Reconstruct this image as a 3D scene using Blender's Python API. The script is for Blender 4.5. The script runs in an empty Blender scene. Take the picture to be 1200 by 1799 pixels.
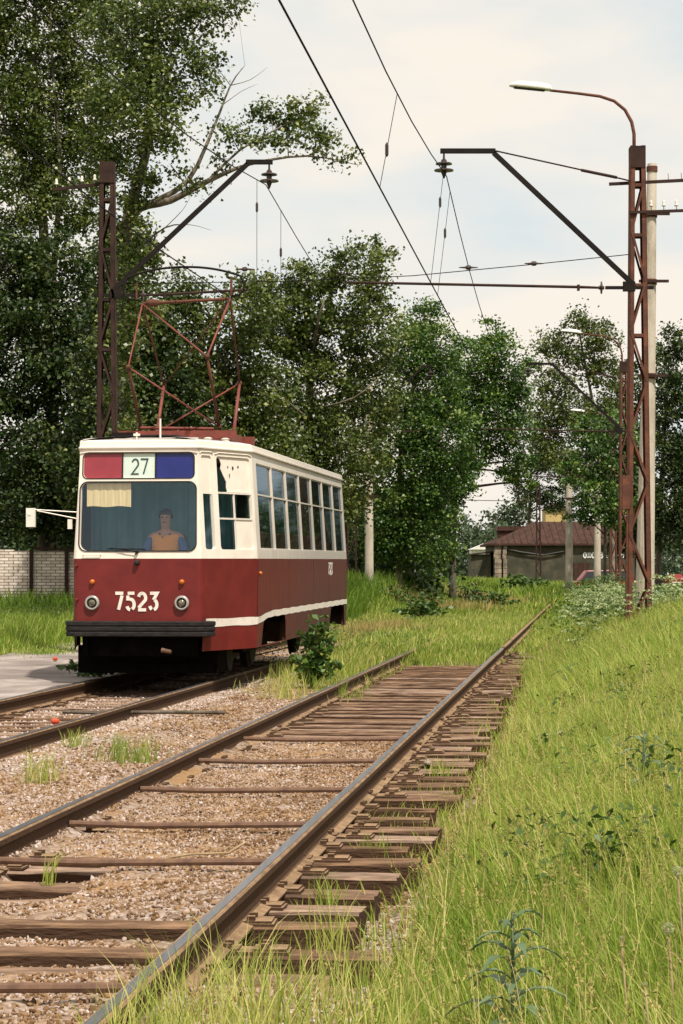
import bpy, math, random
import numpy as np
from mathutils import Vector, Matrix
R = math.radians
rng = np.random.default_rng(7)
random.seed(7)
sc = bpy.context.scene
COL = sc.collection

# ------------------------------------------------------------------ camera
CAMZ, F = 1.39, 3900.0
PITCH = math.atan(104.5 / F)
cam_d = bpy.data.cameras.new('camera'); cam = bpy.data.objects.new('camera', cam_d); COL.objects.link(cam)
cam.location = (0, 0, CAMZ); cam.rotation_euler = (math.pi / 2 + PITCH, 0, 0)
cam_d.sensor_fit = 'VERTICAL'; cam_d.sensor_height = 36; cam_d.sensor_width = 24
cam_d.lens = 36 * F / 1799
cam_d.clip_start = 0.1; cam_d.clip_end = 5000
cam_d.dof.use_dof = False
sc.camera = cam

# ------------------------------------------------------------------ sky, sun, exposure
SUN_EL, SUN_AZ = R(57), R(28)        # azimuth: to the right of straight behind the camera
sdir = Vector((math.sin(SUN_AZ) * math.cos(SUN_EL), -math.cos(SUN_AZ) * math.cos(SUN_EL), math.sin(SUN_EL)))
w = bpy.data.worlds.new('World'); sc.world = w; w.use_nodes = True
nt = w.node_tree; N = nt.nodes; L = nt.links
bg = N['Background']; bg.inputs['Strength'].default_value = 0.10
sky = N.new('ShaderNodeTexSky'); sky.sky_type = 'NISHITA'; sky.sun_disc = False
sky.sun_elevation = SUN_EL; sky.sun_rotation = math.atan2(sdir.x, sdir.y)
sky.air_density = 1.0; sky.dust_density = 2.0
tc = N.new('ShaderNodeTexCoord')
mp = N.new('ShaderNodeMapping'); mp.inputs['Scale'].default_value = (1.0, 1.0, 2.6); mp.inputs['Location'].default_value = (0.9, 0.2, 0.25)
no = N.new('ShaderNodeTexNoise'); no.inputs['Scale'].default_value = 5.0; no.inputs['Detail'].default_value = 6; no.inputs['Roughness'].default_value = 0.5
rp = N.new('ShaderNodeValToRGB'); rp.color_ramp.elements[0].position = 0.36; rp.color_ramp.elements[1].position = 0.56
rp.color_ramp.elements[0].color = (.0, .0, .0, 1); rp.color_ramp.elements[1].color = (1, 1, 1, 1)
mx = N.new('ShaderNodeMixRGB'); mx.inputs[2].default_value = (8.9, 8.2, 7.3, 1)
L.new(tc.outputs['Generated'], mp.inputs[0]); L.new(mp.outputs[0], no.inputs['Vector']); L.new(no.outputs['Fac'], rp.inputs[0])
hz = N.new('ShaderNodeMixRGB'); hz.inputs[0].default_value = .82; hz.inputs[2].default_value = (7.6, 8.1, 8.0, 1); L.new(sky.outputs[0], hz.inputs[1])
L.new(rp.outputs[0], mx.inputs[0]); L.new(hz.outputs[0], mx.inputs[1]); L.new(mx.outputs[0], bg.inputs['Color'])
sl = bpy.data.lights.new('sun', 'SUN'); sl.energy = 5.0; sl.angle = R(1.5); sl.color = (1, .92, .79)
so = bpy.data.objects.new('sun', sl); COL.objects.link(so)
so.rotation_euler = sdir.to_track_quat('Z', 'Y').to_euler()
sc.view_settings.view_transform = 'Standard'; sc.view_settings.look = 'None'
sc.view_settings.exposure = 0.13; sc.view_settings.gamma = 1
sc.cycles.max_bounces = 6; sc.cycles.transparent_max_bounces = 8
sc.cycles.diffuse_bounces = 3; sc.cycles.glossy_bounces = 3; sc.cycles.transmission_bounces = 4
sc.cycles.caustics_reflective = False; sc.cycles.caustics_refractive = False

def P(x, y, Y):                       # photo pixel at world distance Y
    a = (x - 600) / F; b = (899.5 - y) / F
    yc = math.cos(PITCH) - b * math.sin(PITCH); zc = math.sin(PITCH) + b * math.cos(PITCH)
    t = Y / yc
    return Vector((a * t, Y, CAMZ + zc * t))

# ------------------------------------------------------------------ materials
def nodemat(name):
    m = bpy.data.materials.new(name); m.use_nodes = True
    return m, m.node_tree, m.node_tree.nodes['Principled BSDF']

def mat(name, c1, c2=None, rough=.6, metal=0, scale=4, bump=0, bscale=None, stretch=(1, 1, 1), spec=.5, c3=None, detail=6, lo=.35, hi=.65, coord='Object'):
    m, t, b = nodemat(name)
    n, l = t.nodes, t.links
    b.inputs['Roughness'].default_value = rough; b.inputs['Metallic'].default_value = metal
    b.inputs['Specular IOR Level'].default_value = spec
    if c2 is None:
        b.inputs['Base Color'].default_value = (*c1, 1)
    tcn = n.new('ShaderNodeTexCoord'); mpn = n.new('ShaderNodeMapping'); mpn.inputs['Scale'].default_value = stretch
    l.new(tcn.outputs[coord], mpn.inputs[0])
    if c2 is not None:
        nn = n.new('ShaderNodeTexNoise'); nn.inputs['Scale'].default_value = scale; nn.inputs['Detail'].default_value = detail; nn.inputs['Roughness'].default_value = .65
        l.new(mpn.outputs[0], nn.inputs['Vector'])
        r = n.new('ShaderNodeValToRGB'); r.color_ramp.elements[0].position = lo; r.color_ramp.elements[1].position = hi
        r.color_ramp.elements[0].color = (*c1, 1); r.color_ramp.elements[1].color = (*c2, 1)
        if c3 is not None:
            e = r.color_ramp.elements.new((lo + hi) / 2); e.color = (*c3, 1)
        l.new(nn.outputs['Fac'], r.inputs[0]); l.new(r.outputs[0], b.inputs['Base Color'])
    if bump:
        nb = n.new('ShaderNodeTexNoise'); nb.inputs['Scale'].default_value = bscale or scale * 4; nb.inputs['Detail'].default_value = 5
        l.new(mpn.outputs[0], nb.inputs['Vector'])
        bn = n.new('ShaderNodeBump'); bn.inputs['Strength'].default_value = bump; bn.inputs['Distance'].default_value = .02
        l.new(nb.outputs['Fac'], bn.inputs['Height']); l.new(bn.outputs[0], b.inputs['Normal'])
    return m

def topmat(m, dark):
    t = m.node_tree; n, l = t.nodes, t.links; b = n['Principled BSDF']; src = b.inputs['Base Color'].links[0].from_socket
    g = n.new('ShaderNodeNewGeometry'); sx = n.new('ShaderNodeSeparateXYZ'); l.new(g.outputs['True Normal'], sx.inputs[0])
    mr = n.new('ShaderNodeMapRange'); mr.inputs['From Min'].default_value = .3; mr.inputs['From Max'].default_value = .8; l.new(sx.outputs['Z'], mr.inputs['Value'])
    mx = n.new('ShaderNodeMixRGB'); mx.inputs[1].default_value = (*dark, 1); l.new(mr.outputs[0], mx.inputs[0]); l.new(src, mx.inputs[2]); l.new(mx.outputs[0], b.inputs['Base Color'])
def leafmat(name, stops, transl=.3, rough=.45, spec=.4):
    m, t, b = nodemat(name); n, l = t.nodes, t.links
    at = n.new('ShaderNodeAttribute'); at.attribute_name = 'v'
    r = n.new('ShaderNodeValToRGB'); els = r.color_ramp.elements
    els[0].position = stops[0][0]; els[0].color = (*stops[0][1], 1); els[1].position = stops[-1][0]; els[1].color = (*stops[-1][1], 1)
    for p, c in stops[1:-1]:
        e = els.new(p); e.color = (*c, 1)
    l.new(at.outputs['Fac'], r.inputs[0]); l.new(r.outputs[0], b.inputs['Base Color'])
    b.inputs['Roughness'].default_value = rough; b.inputs['Specular IOR Level'].default_value = spec
    tr = n.new('ShaderNodeBsdfTranslucent'); l.new(r.outputs[0], tr.inputs['Color'])
    ms = n.new('ShaderNodeMixShader'); ms.inputs[0].default_value = transl
    l.new(b.outputs[0], ms.inputs[1]); l.new(tr.outputs[0], ms.inputs[2])
    l.new(ms.outputs[0], n['Material Output'].inputs['Surface'])
    return m

def glass(name, tint, refl, rough=.03):
    m = bpy.data.materials.new(name); m.use_nodes = True; t = m.node_tree; n, l = t.nodes, t.links
    n.remove(n['Principled BSDF'])
    g = n.new('ShaderNodeBsdfGlossy'); g.inputs['Roughness'].default_value = rough; g.inputs['Color'].default_value = (.66, .84, 1, 1)
    tr = n.new('ShaderNodeBsdfTransparent'); tr.inputs['Color'].default_value = (*tint, 1)
    fr = n.new('ShaderNodeLayerWeight'); fr.inputs['Blend'].default_value = .5
    pw = n.new('ShaderNodeMath'); pw.operation = 'POWER'; pw.inputs[1].default_value = 4; l.new(fr.outputs['Facing'], pw.inputs[0])
    ad = n.new('ShaderNodeMath'); ad.operation = 'MULTIPLY_ADD'; ad.inputs[1].default_value = .62; ad.inputs[2].default_value = refl; ad.use_clamp = True
    l.new(pw.outputs[0], ad.inputs[0])
    ms = n.new('ShaderNodeMixShader'); l.new(ad.outputs[0], ms.inputs[0]); l.new(tr.outputs[0], ms.inputs[1]); l.new(g.outputs[0], ms.inputs[2])
    l.new(ms.outputs[0], n['Material Output'].inputs['Surface'])
    return m

M = {}
M['white'] = mat('cream_paint', (.74, .66, .58), (.82, .76, .69), .45, scale=2.5, bump=.08, bscale=14, c3=(.79, .72, .64))
M['red'] = mat('dark_red_paint', (.120, .013, .013), (.168, .019, .016), .45, spec=.35, scale=3, bump=.35, bscale=2.4, detail=10)
# weathered lower wall: red, dull brown towards the skirt
def weathered(name, base, dirt, z0, z1, rough=.55):
    m, t, b = nodemat(name); b.inputs['Specular IOR Level'].default_value = .3; n, l = t.nodes, t.links
    tcn = n.new('ShaderNodeTexCoord'); sx = n.new('ShaderNodeSeparateXYZ'); l.new(tcn.outputs['Object'], sx.inputs[0])
    mp1 = n.new('ShaderNodeMapping'); mp1.inputs['Scale'].default_value = (3, 3, .45); l.new(tcn.outputs['Object'], mp1.inputs[0])
    n1 = n.new('ShaderNodeTexNoise'); n1.inputs['Scale'].default_value = 3; n1.inputs['Detail'].default_value = 8; n1.inputs['Roughness'].default_value = .7
    l.new(mp1.outputs[0], n1.inputs['Vector'])
    mr = n.new('ShaderNodeMapRange'); mr.inputs['From Min'].default_value = z1; mr.inputs['From Max'].default_value = z0
    l.new(sx.outputs['Z'], mr.inputs['Value'])
    my = n.new('ShaderNodeMapRange'); my.inputs['From Min'].default_value = 1.0; my.inputs['From Max'].default_value = 7.5; my.inputs['To Max'].default_value = .62
    l.new(sx.outputs['Y'], my.inputs['Value'])
    a = n.new('ShaderNodeMath'); a.operation = 'MULTIPLY_ADD'; a.inputs[1].default_value = .55
    l.new(mr.outputs[0], a.inputs[0]); l.new(my.outputs[0], a.inputs[2])
    a2 = n.new('ShaderNodeMath'); a2.operation = 'ADD'; l.new(a.outputs[0], a2.inputs[0]); l.new(n1.outputs['Fac'], a2.inputs[1])
    r = n.new('ShaderNodeMapRange'); r.inputs['From Min'].default_value = .62; r.inputs['From Max'].default_value = 1.55; l.new(a2.outputs[0], r.inputs['Value'])
    mxx = n.new('ShaderNodeMixRGB'); mxx.inputs[1].default_value = (*base, 1); mxx.inputs[2].default_value = (*dirt, 1)
    l.new(r.outputs[0], mxx.inputs[0]); l.new(mxx.outputs[0], b.inputs['Base Color'])
    rr = n.new('ShaderNodeMapRange'); rr.inputs['To Min'].default_value = rough - .12; rr.inputs['To Max'].default_value = .8; l.new(r.outputs[0], rr.inputs['Value']); l.new(rr.outputs[0], b.inputs['Roughness'])
    nb = n.new('ShaderNodeTexNoise'); nb.inputs['Scale'].default_value = 2.2; l.new(tcn.outputs['Object'], nb.inputs['Vector'])
    bn = n.new('ShaderNodeBump'); bn.inputs['Strength'].default_value = .25; bn.inputs['Distance'].default_value = .03; l.new(nb.outputs['Fac'], bn.inputs['Height']); l.new(bn.outputs[0], b.inputs['Normal'])
    return m
M['redw'] = weathered('red_tram_paint', (.140, .015, .014), (.078, .032, .021), .35, 1.5)
M['whitew'] = weathered('cream_tram_paint', (.80, .73, .66), (.42, .39, .35), 1.5, 3.4, .5)
M['stripe'] = mat('stripe_paint', (.55, .50, .45), (.78, .72, .66), .5, scale=6, lo=.3, hi=.5)
M['roof'] = mat('grey_roof_paint', (.28, .26, .24), (.42, .39, .36), .7, scale=3)
M['black'] = mat('black_rubber', (.012, .011, .011), (.035, .032, .03), .8, scale=9, bump=.3, bscale=30, stretch=(1, 1, 6), spec=.15)
M['under'] = mat('shade_black_steel', (.003, .003, .003), (.008, .007, .006), .9, scale=5, spec=.02)  # near-black: the shade beneath the tram is put into the colour
M['rust'] = mat('rusty_steel', (.075, .032, .022), (.16, .060, .034), .8, scale=5, bump=.25, bscale=60, c3=(.11, .043, .028), spec=.25)
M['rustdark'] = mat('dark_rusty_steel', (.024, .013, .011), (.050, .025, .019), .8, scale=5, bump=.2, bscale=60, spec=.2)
M['blacksteel'] = mat('black_steel', (.008, .006, .006), (.016, .011, .010), .7, scale=4, spec=.15)
M['redlead'] = mat('red_lead_paint', (.13, .028, .019), (.22, .042, .026), .6, scale=8, bump=.1)
M['insul'] = mat('brown_glazed_insulator', (.030, .018, .016), (.05, .03, .025), .25)
M['porc'] = mat('white_porcelain', (.62, .58, .5), (.75, .72, .66), .3)
M['lampwhite'] = mat('lamp_housing_paint', (.66, .66, .60), (.78, .77, .70), .4)
M['concrete'] = mat('weathered_concrete', (.34, .29, .23), (.55, .49, .41), .9, scale=3, bump=.35, bscale=40, stretch=(1, 1, .35), c3=(.47, .41, .335))
M['wire'] = mat('wire_metal', (.010, .009, .009), (.018, .015, .015), .8, spec=.1)
M['brick'] = None
M['railtop'] = mat('polished_rail_steel', (.17, .18, .21), (.32, .33, .37), .28, metal=.75, scale=3, stretch=(6, .3, 6))
M['railside'] = mat('rusty_rail_steel', (.050, .028, .017), (.15, .085, .045), .85, scale=7, bump=.4, bscale=40, c3=(.095, .053, .029))
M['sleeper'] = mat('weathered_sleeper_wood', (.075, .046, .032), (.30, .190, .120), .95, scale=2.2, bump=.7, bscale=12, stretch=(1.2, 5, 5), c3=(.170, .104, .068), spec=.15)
_t = M['sleeper'].node_tree; _b = _t.nodes['Principled BSDF']; _src = _b.inputs['Base Color'].links[0].from_socket
_oi = _t.nodes.new('ShaderNodeObjectInfo'); _hs = _t.nodes.new('ShaderNodeHueSaturation'); _m1 = _t.nodes.new('ShaderNodeMapRange'); _m1.inputs['To Min'].default_value = .78; _m1.inputs['To Max'].default_value = 1.5
_m2 = _t.nodes.new('ShaderNodeMapRange'); _m2.inputs['To Min'].default_value = 1.1; _m2.inputs['To Max'].default_value = .78
_t.links.new(_oi.outputs['Random'], _m1.inputs['Value']); _t.links.new(_oi.outputs['Random'], _m2.inputs['Value']); _t.links.new(_m1.outputs[0], _hs.inputs['Value']); _t.links.new(_m2.outputs[0], _hs.inputs['Saturation']); _t.links.new(_src, _hs.inputs['Color']); _t.links.new(_hs.outputs[0], _b.inputs['Base Color'])
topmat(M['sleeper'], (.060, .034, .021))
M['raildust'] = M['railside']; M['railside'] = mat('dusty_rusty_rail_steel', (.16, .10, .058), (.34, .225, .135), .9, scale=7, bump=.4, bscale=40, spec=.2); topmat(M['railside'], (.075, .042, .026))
M['rod'] = mat('rusty_rod', (.09, .045, .03), (.18, .10, .06), .8, scale=10)
M['stone'] = leafmat('ballast_granite', [(0, (.13, .072, .036)), (.3, (.26, .160, .085)), (.5, (.35, .265, .215)), (.75, (.44, .36, .325)), (1, (.56, .485, .445))], 0, .95, .15)
M['bark'] = mat('tree_bark', (.05, .038, .028), (.16, .13, .10), .95, scale=5, bump=.8, bscale=18, stretch=(1, 1, .3))
M['palebark'] = mat('pale_poplar_bark', (.07, .055, .042), (.30, .25, .19), .9, scale=3, bump=.4, stretch=(1, 1, .6))
M['leaf_a'] = leafmat('poplar_leaves', [(0, (.036, .060, .012)), (.5, (.094, .134, .027)), (.8, (.21, .245, .055)), (1, (.40, .41, .15))], .35, .38, .5)
M['leaf_b'] = leafmat('bright_leaves', [(0, (.026, .066, .012)), (.5, (.072, .150, .024)), (.85, (.19, .27, .048)), (1, (.34, .39, .12))])
M['leaf_d'] = leafmat('deep_green_leaves', [(0, (.014, .030, .008)), (.5, (.038, .070, .015)), (.82, (.095, .135, .030)), (1, (.26, .285, .10))])
M['leaf_far'] = leafmat('far_leaves', [(0, (.035, .060, .030)), (.5, (.065, .105, .045)), (1, (.14, .17, .08))])
M['grass'] = leafmat('tall_grass', [(0, (.080, .155, .018)), (.35, (.20, .30, .036)), (.65, (.38, .45, .085)), (.86, (.58, .57, .18)), (.94, (.70, .60, .27)), (1, (.74, .56, .28))], .45, .5, .25)
M['drygrass'] = leafmat('dry_grass', [(0, (.12, .17, .03)), (.45, (.25, .24, .06)), (1, (.52, .38, .17))], .3, .6, .2)
M['weed'] = leafmat('broad_weeds', [(0, (.030, .07, .014)), (.5, (.075, .14, .028)), (1, (.17, .24, .06))], .3)
M['thistle'] = leafmat('thistle_leaves', [(0, (.055, .105, .045)), (1, (.17, .24, .13))], .25)
M['umbel'] = leafmat('cow_parsley_flowers', [(0, (.26, .34, .12)), (1, (.52, .56, .32))], .3)
M['dand'] = mat('seed_fluff', (.55, .52, .45), (.7, .66, .58), .9)
M['glassw'] = glass('windscreen_glass', (.95, .98, 1.0), .078)
M['glasss'] = glass('window_glass', (.55, .64, .60), .04, .04)
M['dark'] = mat('dark_void', (.008, .007, .006))
M['amber'] = mat('amber_lens', (.48, .12, .012), rough=.2)
M['chrome'] = mat('lamp_rim_metal', (.5, .5, .48), (.62, .6, .56), .35, metal=.7)
M['lens'] = mat('lamp_lens', (.10, .09, .07), (.26, .22, .15), .08, metal=.3, scale=12)
M['panel_red'] = mat('route_panel_red', (.26, .032, .048), (.31, .040, .058), .3)
M['panel_white'] = mat('route_panel_white', (.56, .66, .60), (.62, .72, .66), .35)
M['panel_blue'] = mat('route_panel_blue', (.010, .016, .13), (.014, .022, .17), .3)
M['ink'] = mat('sign_ink', (.02, .05, .05))
M['curtain'] = mat('teal_curtain', (.16, .38, .44), (.24, .48, .54), .9, scale=2)
M['blind'] = mat('straw_blind', (.62, .47, .24), (.78, .62, .35), .9, scale=4, stretch=(14, 1, .5))
M['skin'] = mat('skin', (.55, .29, .22), (.62, .34, .26), .5)
M['orange'] = mat('orange_vest', (1.0, .40, .11), (1.0, .46, .15), .8)
M['blue'] = mat('blue_shirt', (.08, .14, .32), (.10, .17, .38), .8)
M['hair'] = mat('dark_hair', (.03, .018, .012), (.06, .04, .03), .6)
M['seat'] = mat('seat_vinyl', (.10, .035, .025), (.14, .05, .035), .5)
M['asphalt'] = mat('worn_asphalt', (.20, .165, .15), (.36, .31, .285), .9, scale=.8, bump=.5, bscale=60, c3=(.27, .225, .205), coord='Object', detail=10, lo=.42, hi=.58)
M['roada'] = mat('road_asphalt', (.20, .18, .18), (.28, .255, .26), .85, scale=.4)
M['slab'] = mat('old_concrete_slab', (.17, .13, .10), (.34, .28, .22), .9, scale=3, bump=.3)
M['redmetal'] = mat('rusty_red_roof_sheet', (.038, .023, .018), (.076, .038, .030), .85, spec=.1, scale=1.2, stretch=(3, 1, 1))
M['plaster'] = mat('dark_green_plaster', (.030, .028, .019), (.095, .080, .048), .9, scale=.8, c3=(.052, .048, .030))
M['palebrick'] = mat('pale_masonry', (.10, .08, .06), (.34, .27, .20), .9, scale=2.5)
M['car_red'] = mat('red_car_paint', (.17, .014, .011), (.20, .017, .013), .35)
M['car_black'] = mat('black_car_paint', (.012, .012, .014), rough=.2)
M['carglass'] = mat('car_glass', (.02, .025, .03), rough=.05)
M['letter'] = mat('white_letters', (.60, .62, .60), (.70, .71, .70), .6)
M['yellowwall'] = mat('yellow_plaster', (.42, .30, .12), (.50, .37, .16), .85, scale=2)
M['orangelitter'] = mat('orange_plastic', (.55, .06, .02), (.65, .09, .03), .5)
M['stick'] = mat('dry_stick', (.22, .15, .08), (.42, .31, .18), .9)

# ------------------------------------------------------------------ mesh helpers
class MB:
    def __init__(s): s.v = []; s.f = []
    def add(s, vs, fs):
        o = len(s.v); s.v += [tuple(v) for v in vs]; s.f += [tuple(i + o for i in f) for f in fs]; return s
    def box(s, c, d, rot=None, taper=1.0):
        hx, hy, hz = d[0] / 2, d[1] / 2, d[2] / 2
        vs = [Vector((sx * hx * (taper if sz > 0 else 1), sy * hy * (taper if sz > 0 else 1), sz * hz)) for sz in (-1, 1) for sx, sy in ((-1, -1), (1, -1), (1, 1), (-1, 1))]
        if rot is not None: vs = [rot @ v for v in vs]
        c = Vector(c)
        return s.add([v + c for v in vs], [(0, 3, 2, 1), (4, 5, 6, 7), (0, 1, 5, 4), (1, 2, 6, 5), (2, 3, 7, 6), (3, 0, 4, 7)])
    def bar(s, a, b, wx, wy=None, up=(0, 0, 1)):
        a, b = Vector(a), Vector(b); d = b - a; wy = wy or wx
        z = d.normalized(); u = Vector(up)
        if abs(z.dot(u)) > .98: u = Vector((0, 1, 0))
        x = u.cross(z).normalized(); y = z.cross(x)
        return s.box((a + b) / 2, (wx, wy, d.length), Matrix((x, y, z)).transposed())
    def tube(s, pts, r, n=8, cap=True):
        pts = [Vector(p) for p in pts]; rs = r if hasattr(r, '__len__') else [r] * len(pts)
        vs = []; ref = None
        for i, p in enumerate(pts):
            d = (pts[min(i + 1, len(pts) - 1)] - pts[max(i - 1, 0)])
            d = d.normalized() if d.length > 1e-9 else Vector((0, 0, 1))
            if ref is None: ref = Vector((1, 0, 0)) if abs(d.x) < .8 else Vector((0, 1, 0))
            x = (ref - d * ref.dot(d)).normalized(); ref = x; y = d.cross(x)
            for k in range(n):
                a = 2 * math.pi * k / n; vs.append(p + (x * math.cos(a) + y * math.sin(a)) * rs[i])
        fs = [(i * n + k, i * n + (k + 1) % n, (i + 1) * n + (k + 1) % n, (i + 1) * n + k) for i in range(len(pts) - 1) for k in range(n)]
        if cap: fs += [tuple(range(n - 1, -1, -1)), tuple((len(pts) - 1) * n + k for k in range(n))]
        return s.add(vs, fs)
    def lathe(s, c, prof, n=16, axis='z'):
        vs = []; c = Vector(c)
        for r, h in prof:
            for k in range(n):
                a = 2 * math.pi * k / n
                p = Vector((r * math.cos(a), r * math.sin(a), h))
                if axis == 'y': p = Vector((p.x, p.z, p.y))
                if axis == 'x': p = Vector((p.z, p.x, p.y))
                vs.append(c + p)
        m = len(prof)
        fs = [(i * n + k, i * n + (k + 1) % n, (i + 1) * n + (k + 1) % n, (i + 1) * n + k) for i in range(m - 1) for k in range(n)]
        fs += [tuple(range(n - 1, -1, -1)), tuple((m - 1) * n + k for k in range(n))]
        return s.add(vs, fs)
    def prism(s, poly, a, b, f):      # poly 2D, extruded from a to b; f(u,v,w) -> point
        n = len(poly)
        vs = [f(u, v, a) for u, v in poly] + [f(u, v, b) for u, v in poly]
        return s.add(vs, [tuple(range(n)), tuple(range(2 * n - 1, n - 1, -1))] + [(i, i + n, (i + 1) % n + n, (i + 1) % n) for i in range(n)])
    def build(s, name, m, parent=None, smooth=False, bevel=0, fix=True, loc=None):
        me = bpy.data.meshes.new(name); me.from_pydata(s.v, [], s.f)
        if fix:
            import bmesh
            bm = bmesh.new(); bm.from_mesh(me); bmesh.ops.recalc_face_normals(bm, faces=bm.faces); bm.to_mesh(me); bm.free()
        me.materials.append(m)
        if smooth: me.shade_smooth()
        o = bpy.data.objects.new(name, me); COL.objects.link(o)
        if parent: o.parent = parent
        if loc is not None: o.location = loc
        if bevel:
            b = o.modifiers.new('bevel', 'BEVEL'); b.width = bevel; b.segments = 2; b.limit_method = 'ANGLE'; b.angle_limit = R(40)
        return o

def tag(o, label=None, cat=None, group=None, kind=None):
    if label: o['label'] = label
    if cat: o['category'] = cat
    if group: o['group'] = group
    if kind: o['kind'] = kind
    return o
def empty(name, loc, rz=0, rx=0):
    o = bpy.data.objects.new(name, None); COL.objects.link(o); o.location = loc; o.rotation_euler = (rx, 0, rz); o.empty_display_size = .2
    return o

def npmesh(name, V, Fq, m, attr=None, parent=None, smooth=False, tri=None):
    """V (n,3); Fq (m,4) quads and tri (k,3) triangles; attr (n,) per vertex"""
    me = bpy.data.meshes.new(name)
    nq = len(Fq); ntr = 0 if tri is None else len(tri)
    me.vertices.add(len(V)); me.vertices.foreach_set('co', np.ascontiguousarray(V, dtype=np.float32).ravel())
    me.loops.add(nq * 4 + ntr * 3); me.polygons.add(nq + ntr)
    idx = np.concatenate([np.asarray(Fq, dtype=np.int32).ravel()] + ([np.asarray(tri, dtype=np.int32).ravel()] if ntr else []))
    me.loops.foreach_set('vertex_index', idx)
    st = np.concatenate([np.arange(nq) * 4, nq * 4 + np.arange(ntr) * 3]).astype(np.int32)
    me.polygons.foreach_set('loop_start', st)
    if smooth: me.polygons.foreach_set('use_smooth', np.ones(nq + ntr, dtype=bool))
    me.update(calc_edges=True)
    if attr is not None:
        a = me.attributes.new('v', 'FLOAT', 'POINT'); a.data.foreach_set('value', np.asarray(attr, dtype=np.float32))
    me.materials.append(m)
    o = bpy.data.objects.new(name, me); COL.objects.link(o)
    if parent: o.parent = parent
    return o

def unit(a): return a / np.maximum(np.linalg.norm(a, axis=-1, keepdims=True), 1e-9)

def leaf_arrays(C, size, up=.35, asp=.75, var=None, droop=.0):
    n = len(C)
    nrm = rng.normal(size=(n, 3)); nrm[:, 2] = np.abs(nrm[:, 2]) * .8 + up; nrm = unit(nrm)
    t = rng.normal(size=(n, 3)); t[:, 2] -= droop; t = unit(t - nrm * (t * nrm).sum(1, keepdims=True)); s = np.cross(nrm, t)
    sz = (size * rng.uniform(.65, 1.3, n))[:, None]
    a = C - t * sz * .5; b = C + s * sz * asp * .5 + nrm * sz * .1 - t * sz * .08; c = C + t * sz * .5 - nrm * sz * .08; d = C - s * sz * asp * .5 + nrm * sz * .1 - t * sz * .08
    V = np.stack([a, b, c, d], 1).reshape(-1, 3)
    Fq = np.arange(n * 4).reshape(n, 4)
    if var is None: var = rng.uniform(0, 1, n)
    return V, Fq, np.repeat(var, 4)

# ------------------------------------------------------------------ layout functions
def trk(Y): return -2.305 + .11 * Y          # near track centre line
def trk2(Y): return -5.68 + .115 * Y        # tram track centre line
G = .762
_ph = rng.uniform(0, 6.28, (14,)); _kx = rng.normal(size=14) ; _ky = rng.normal(size=14)
def lump(X, Y, f=1.0):
    s = 0
    for i in range(14): s = s + np.sin((_kx[i] * X + _ky[i] * Y) * f * (1 + i * .35) + _ph[i]) / (1 + i * .25)
    return s / 4.5
def sstep(a, b, x):
    t = np.clip((x - a) / (b - a), 0, 1); return t * t * (3 - 2 * t)
def gz(X, Y):
    X = np.asarray(X, float); Y = np.asarray(Y, float)
    e = X - trk(Y); e2 = X - trk2(Y)
    z = np.full(X.shape, -.02)
    # between the tracks
    # near track inside
    inn = -.168 - .10 * sstep(20, 22, Y) + .15 * sstep(37, 40, Y) - .075 * sstep(8.6, 8.85, Y) * (1 - sstep(9.9, 10.2, Y)) - .07 * sstep(10.4, 10.7, Y) * (1 - sstep(11.9, 12.4, Y)) * (1 - sstep(-.35, -.1, e))
    win = 1 - sstep(.66, .80, np.abs(e))
    mid = -.135 + .03 * lump(X, Y, 1.3)
    z = np.where(e < -.7, mid, z)
    rgt = -.315 + .19 * sstep(1.36, 1.75, e) + (.62 - .14 * sstep(30, 50, Y)) * sstep(1.8, 4.2, e) * sstep(3, 14, Y) + .2 * sstep(1.8, 4, e) * (1 - sstep(3, 14, Y)) - 1.35 * sstep(6.6, 9.5, e)
    rgt = np.where(Y < 9, rgt + (np.clip(-.135 + .03 * lump(X, Y, 2), -.3, 1) - rgt) * (1 - sstep(8.0, 8.9, Y)) * (1 - sstep(1.3, 2.4, e)), rgt)
    z = np.where(e > .7, rgt, z)
    z = z * (1 - win) + inn * win
    # tram track
    w2 = 1 - sstep(.72, .95, np.abs(e2)); z = z * (1 - w2) + (-.20) * w2
    z = np.where(e2 < -.95, -.06 + .10 * sstep(4.4, 7, -e2), z)
    # overgrown rise beyond the tram, between and left of the tracks
    far = sstep(55, 90, Y)
    z = np.where(e < -1.3, z + far * (.25 + .15 * lump(X, Y, .25)) * sstep(1.3, 4, -e) + .45 * sstep(62, 72, Y) * sstep(2.6, 5.0, -e) * (1 - sstep(100, 130, Y)), z)
    z = z + .018 * lump(X * 3, Y * 3) * (1 - .5 * w2)
    return z

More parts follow.
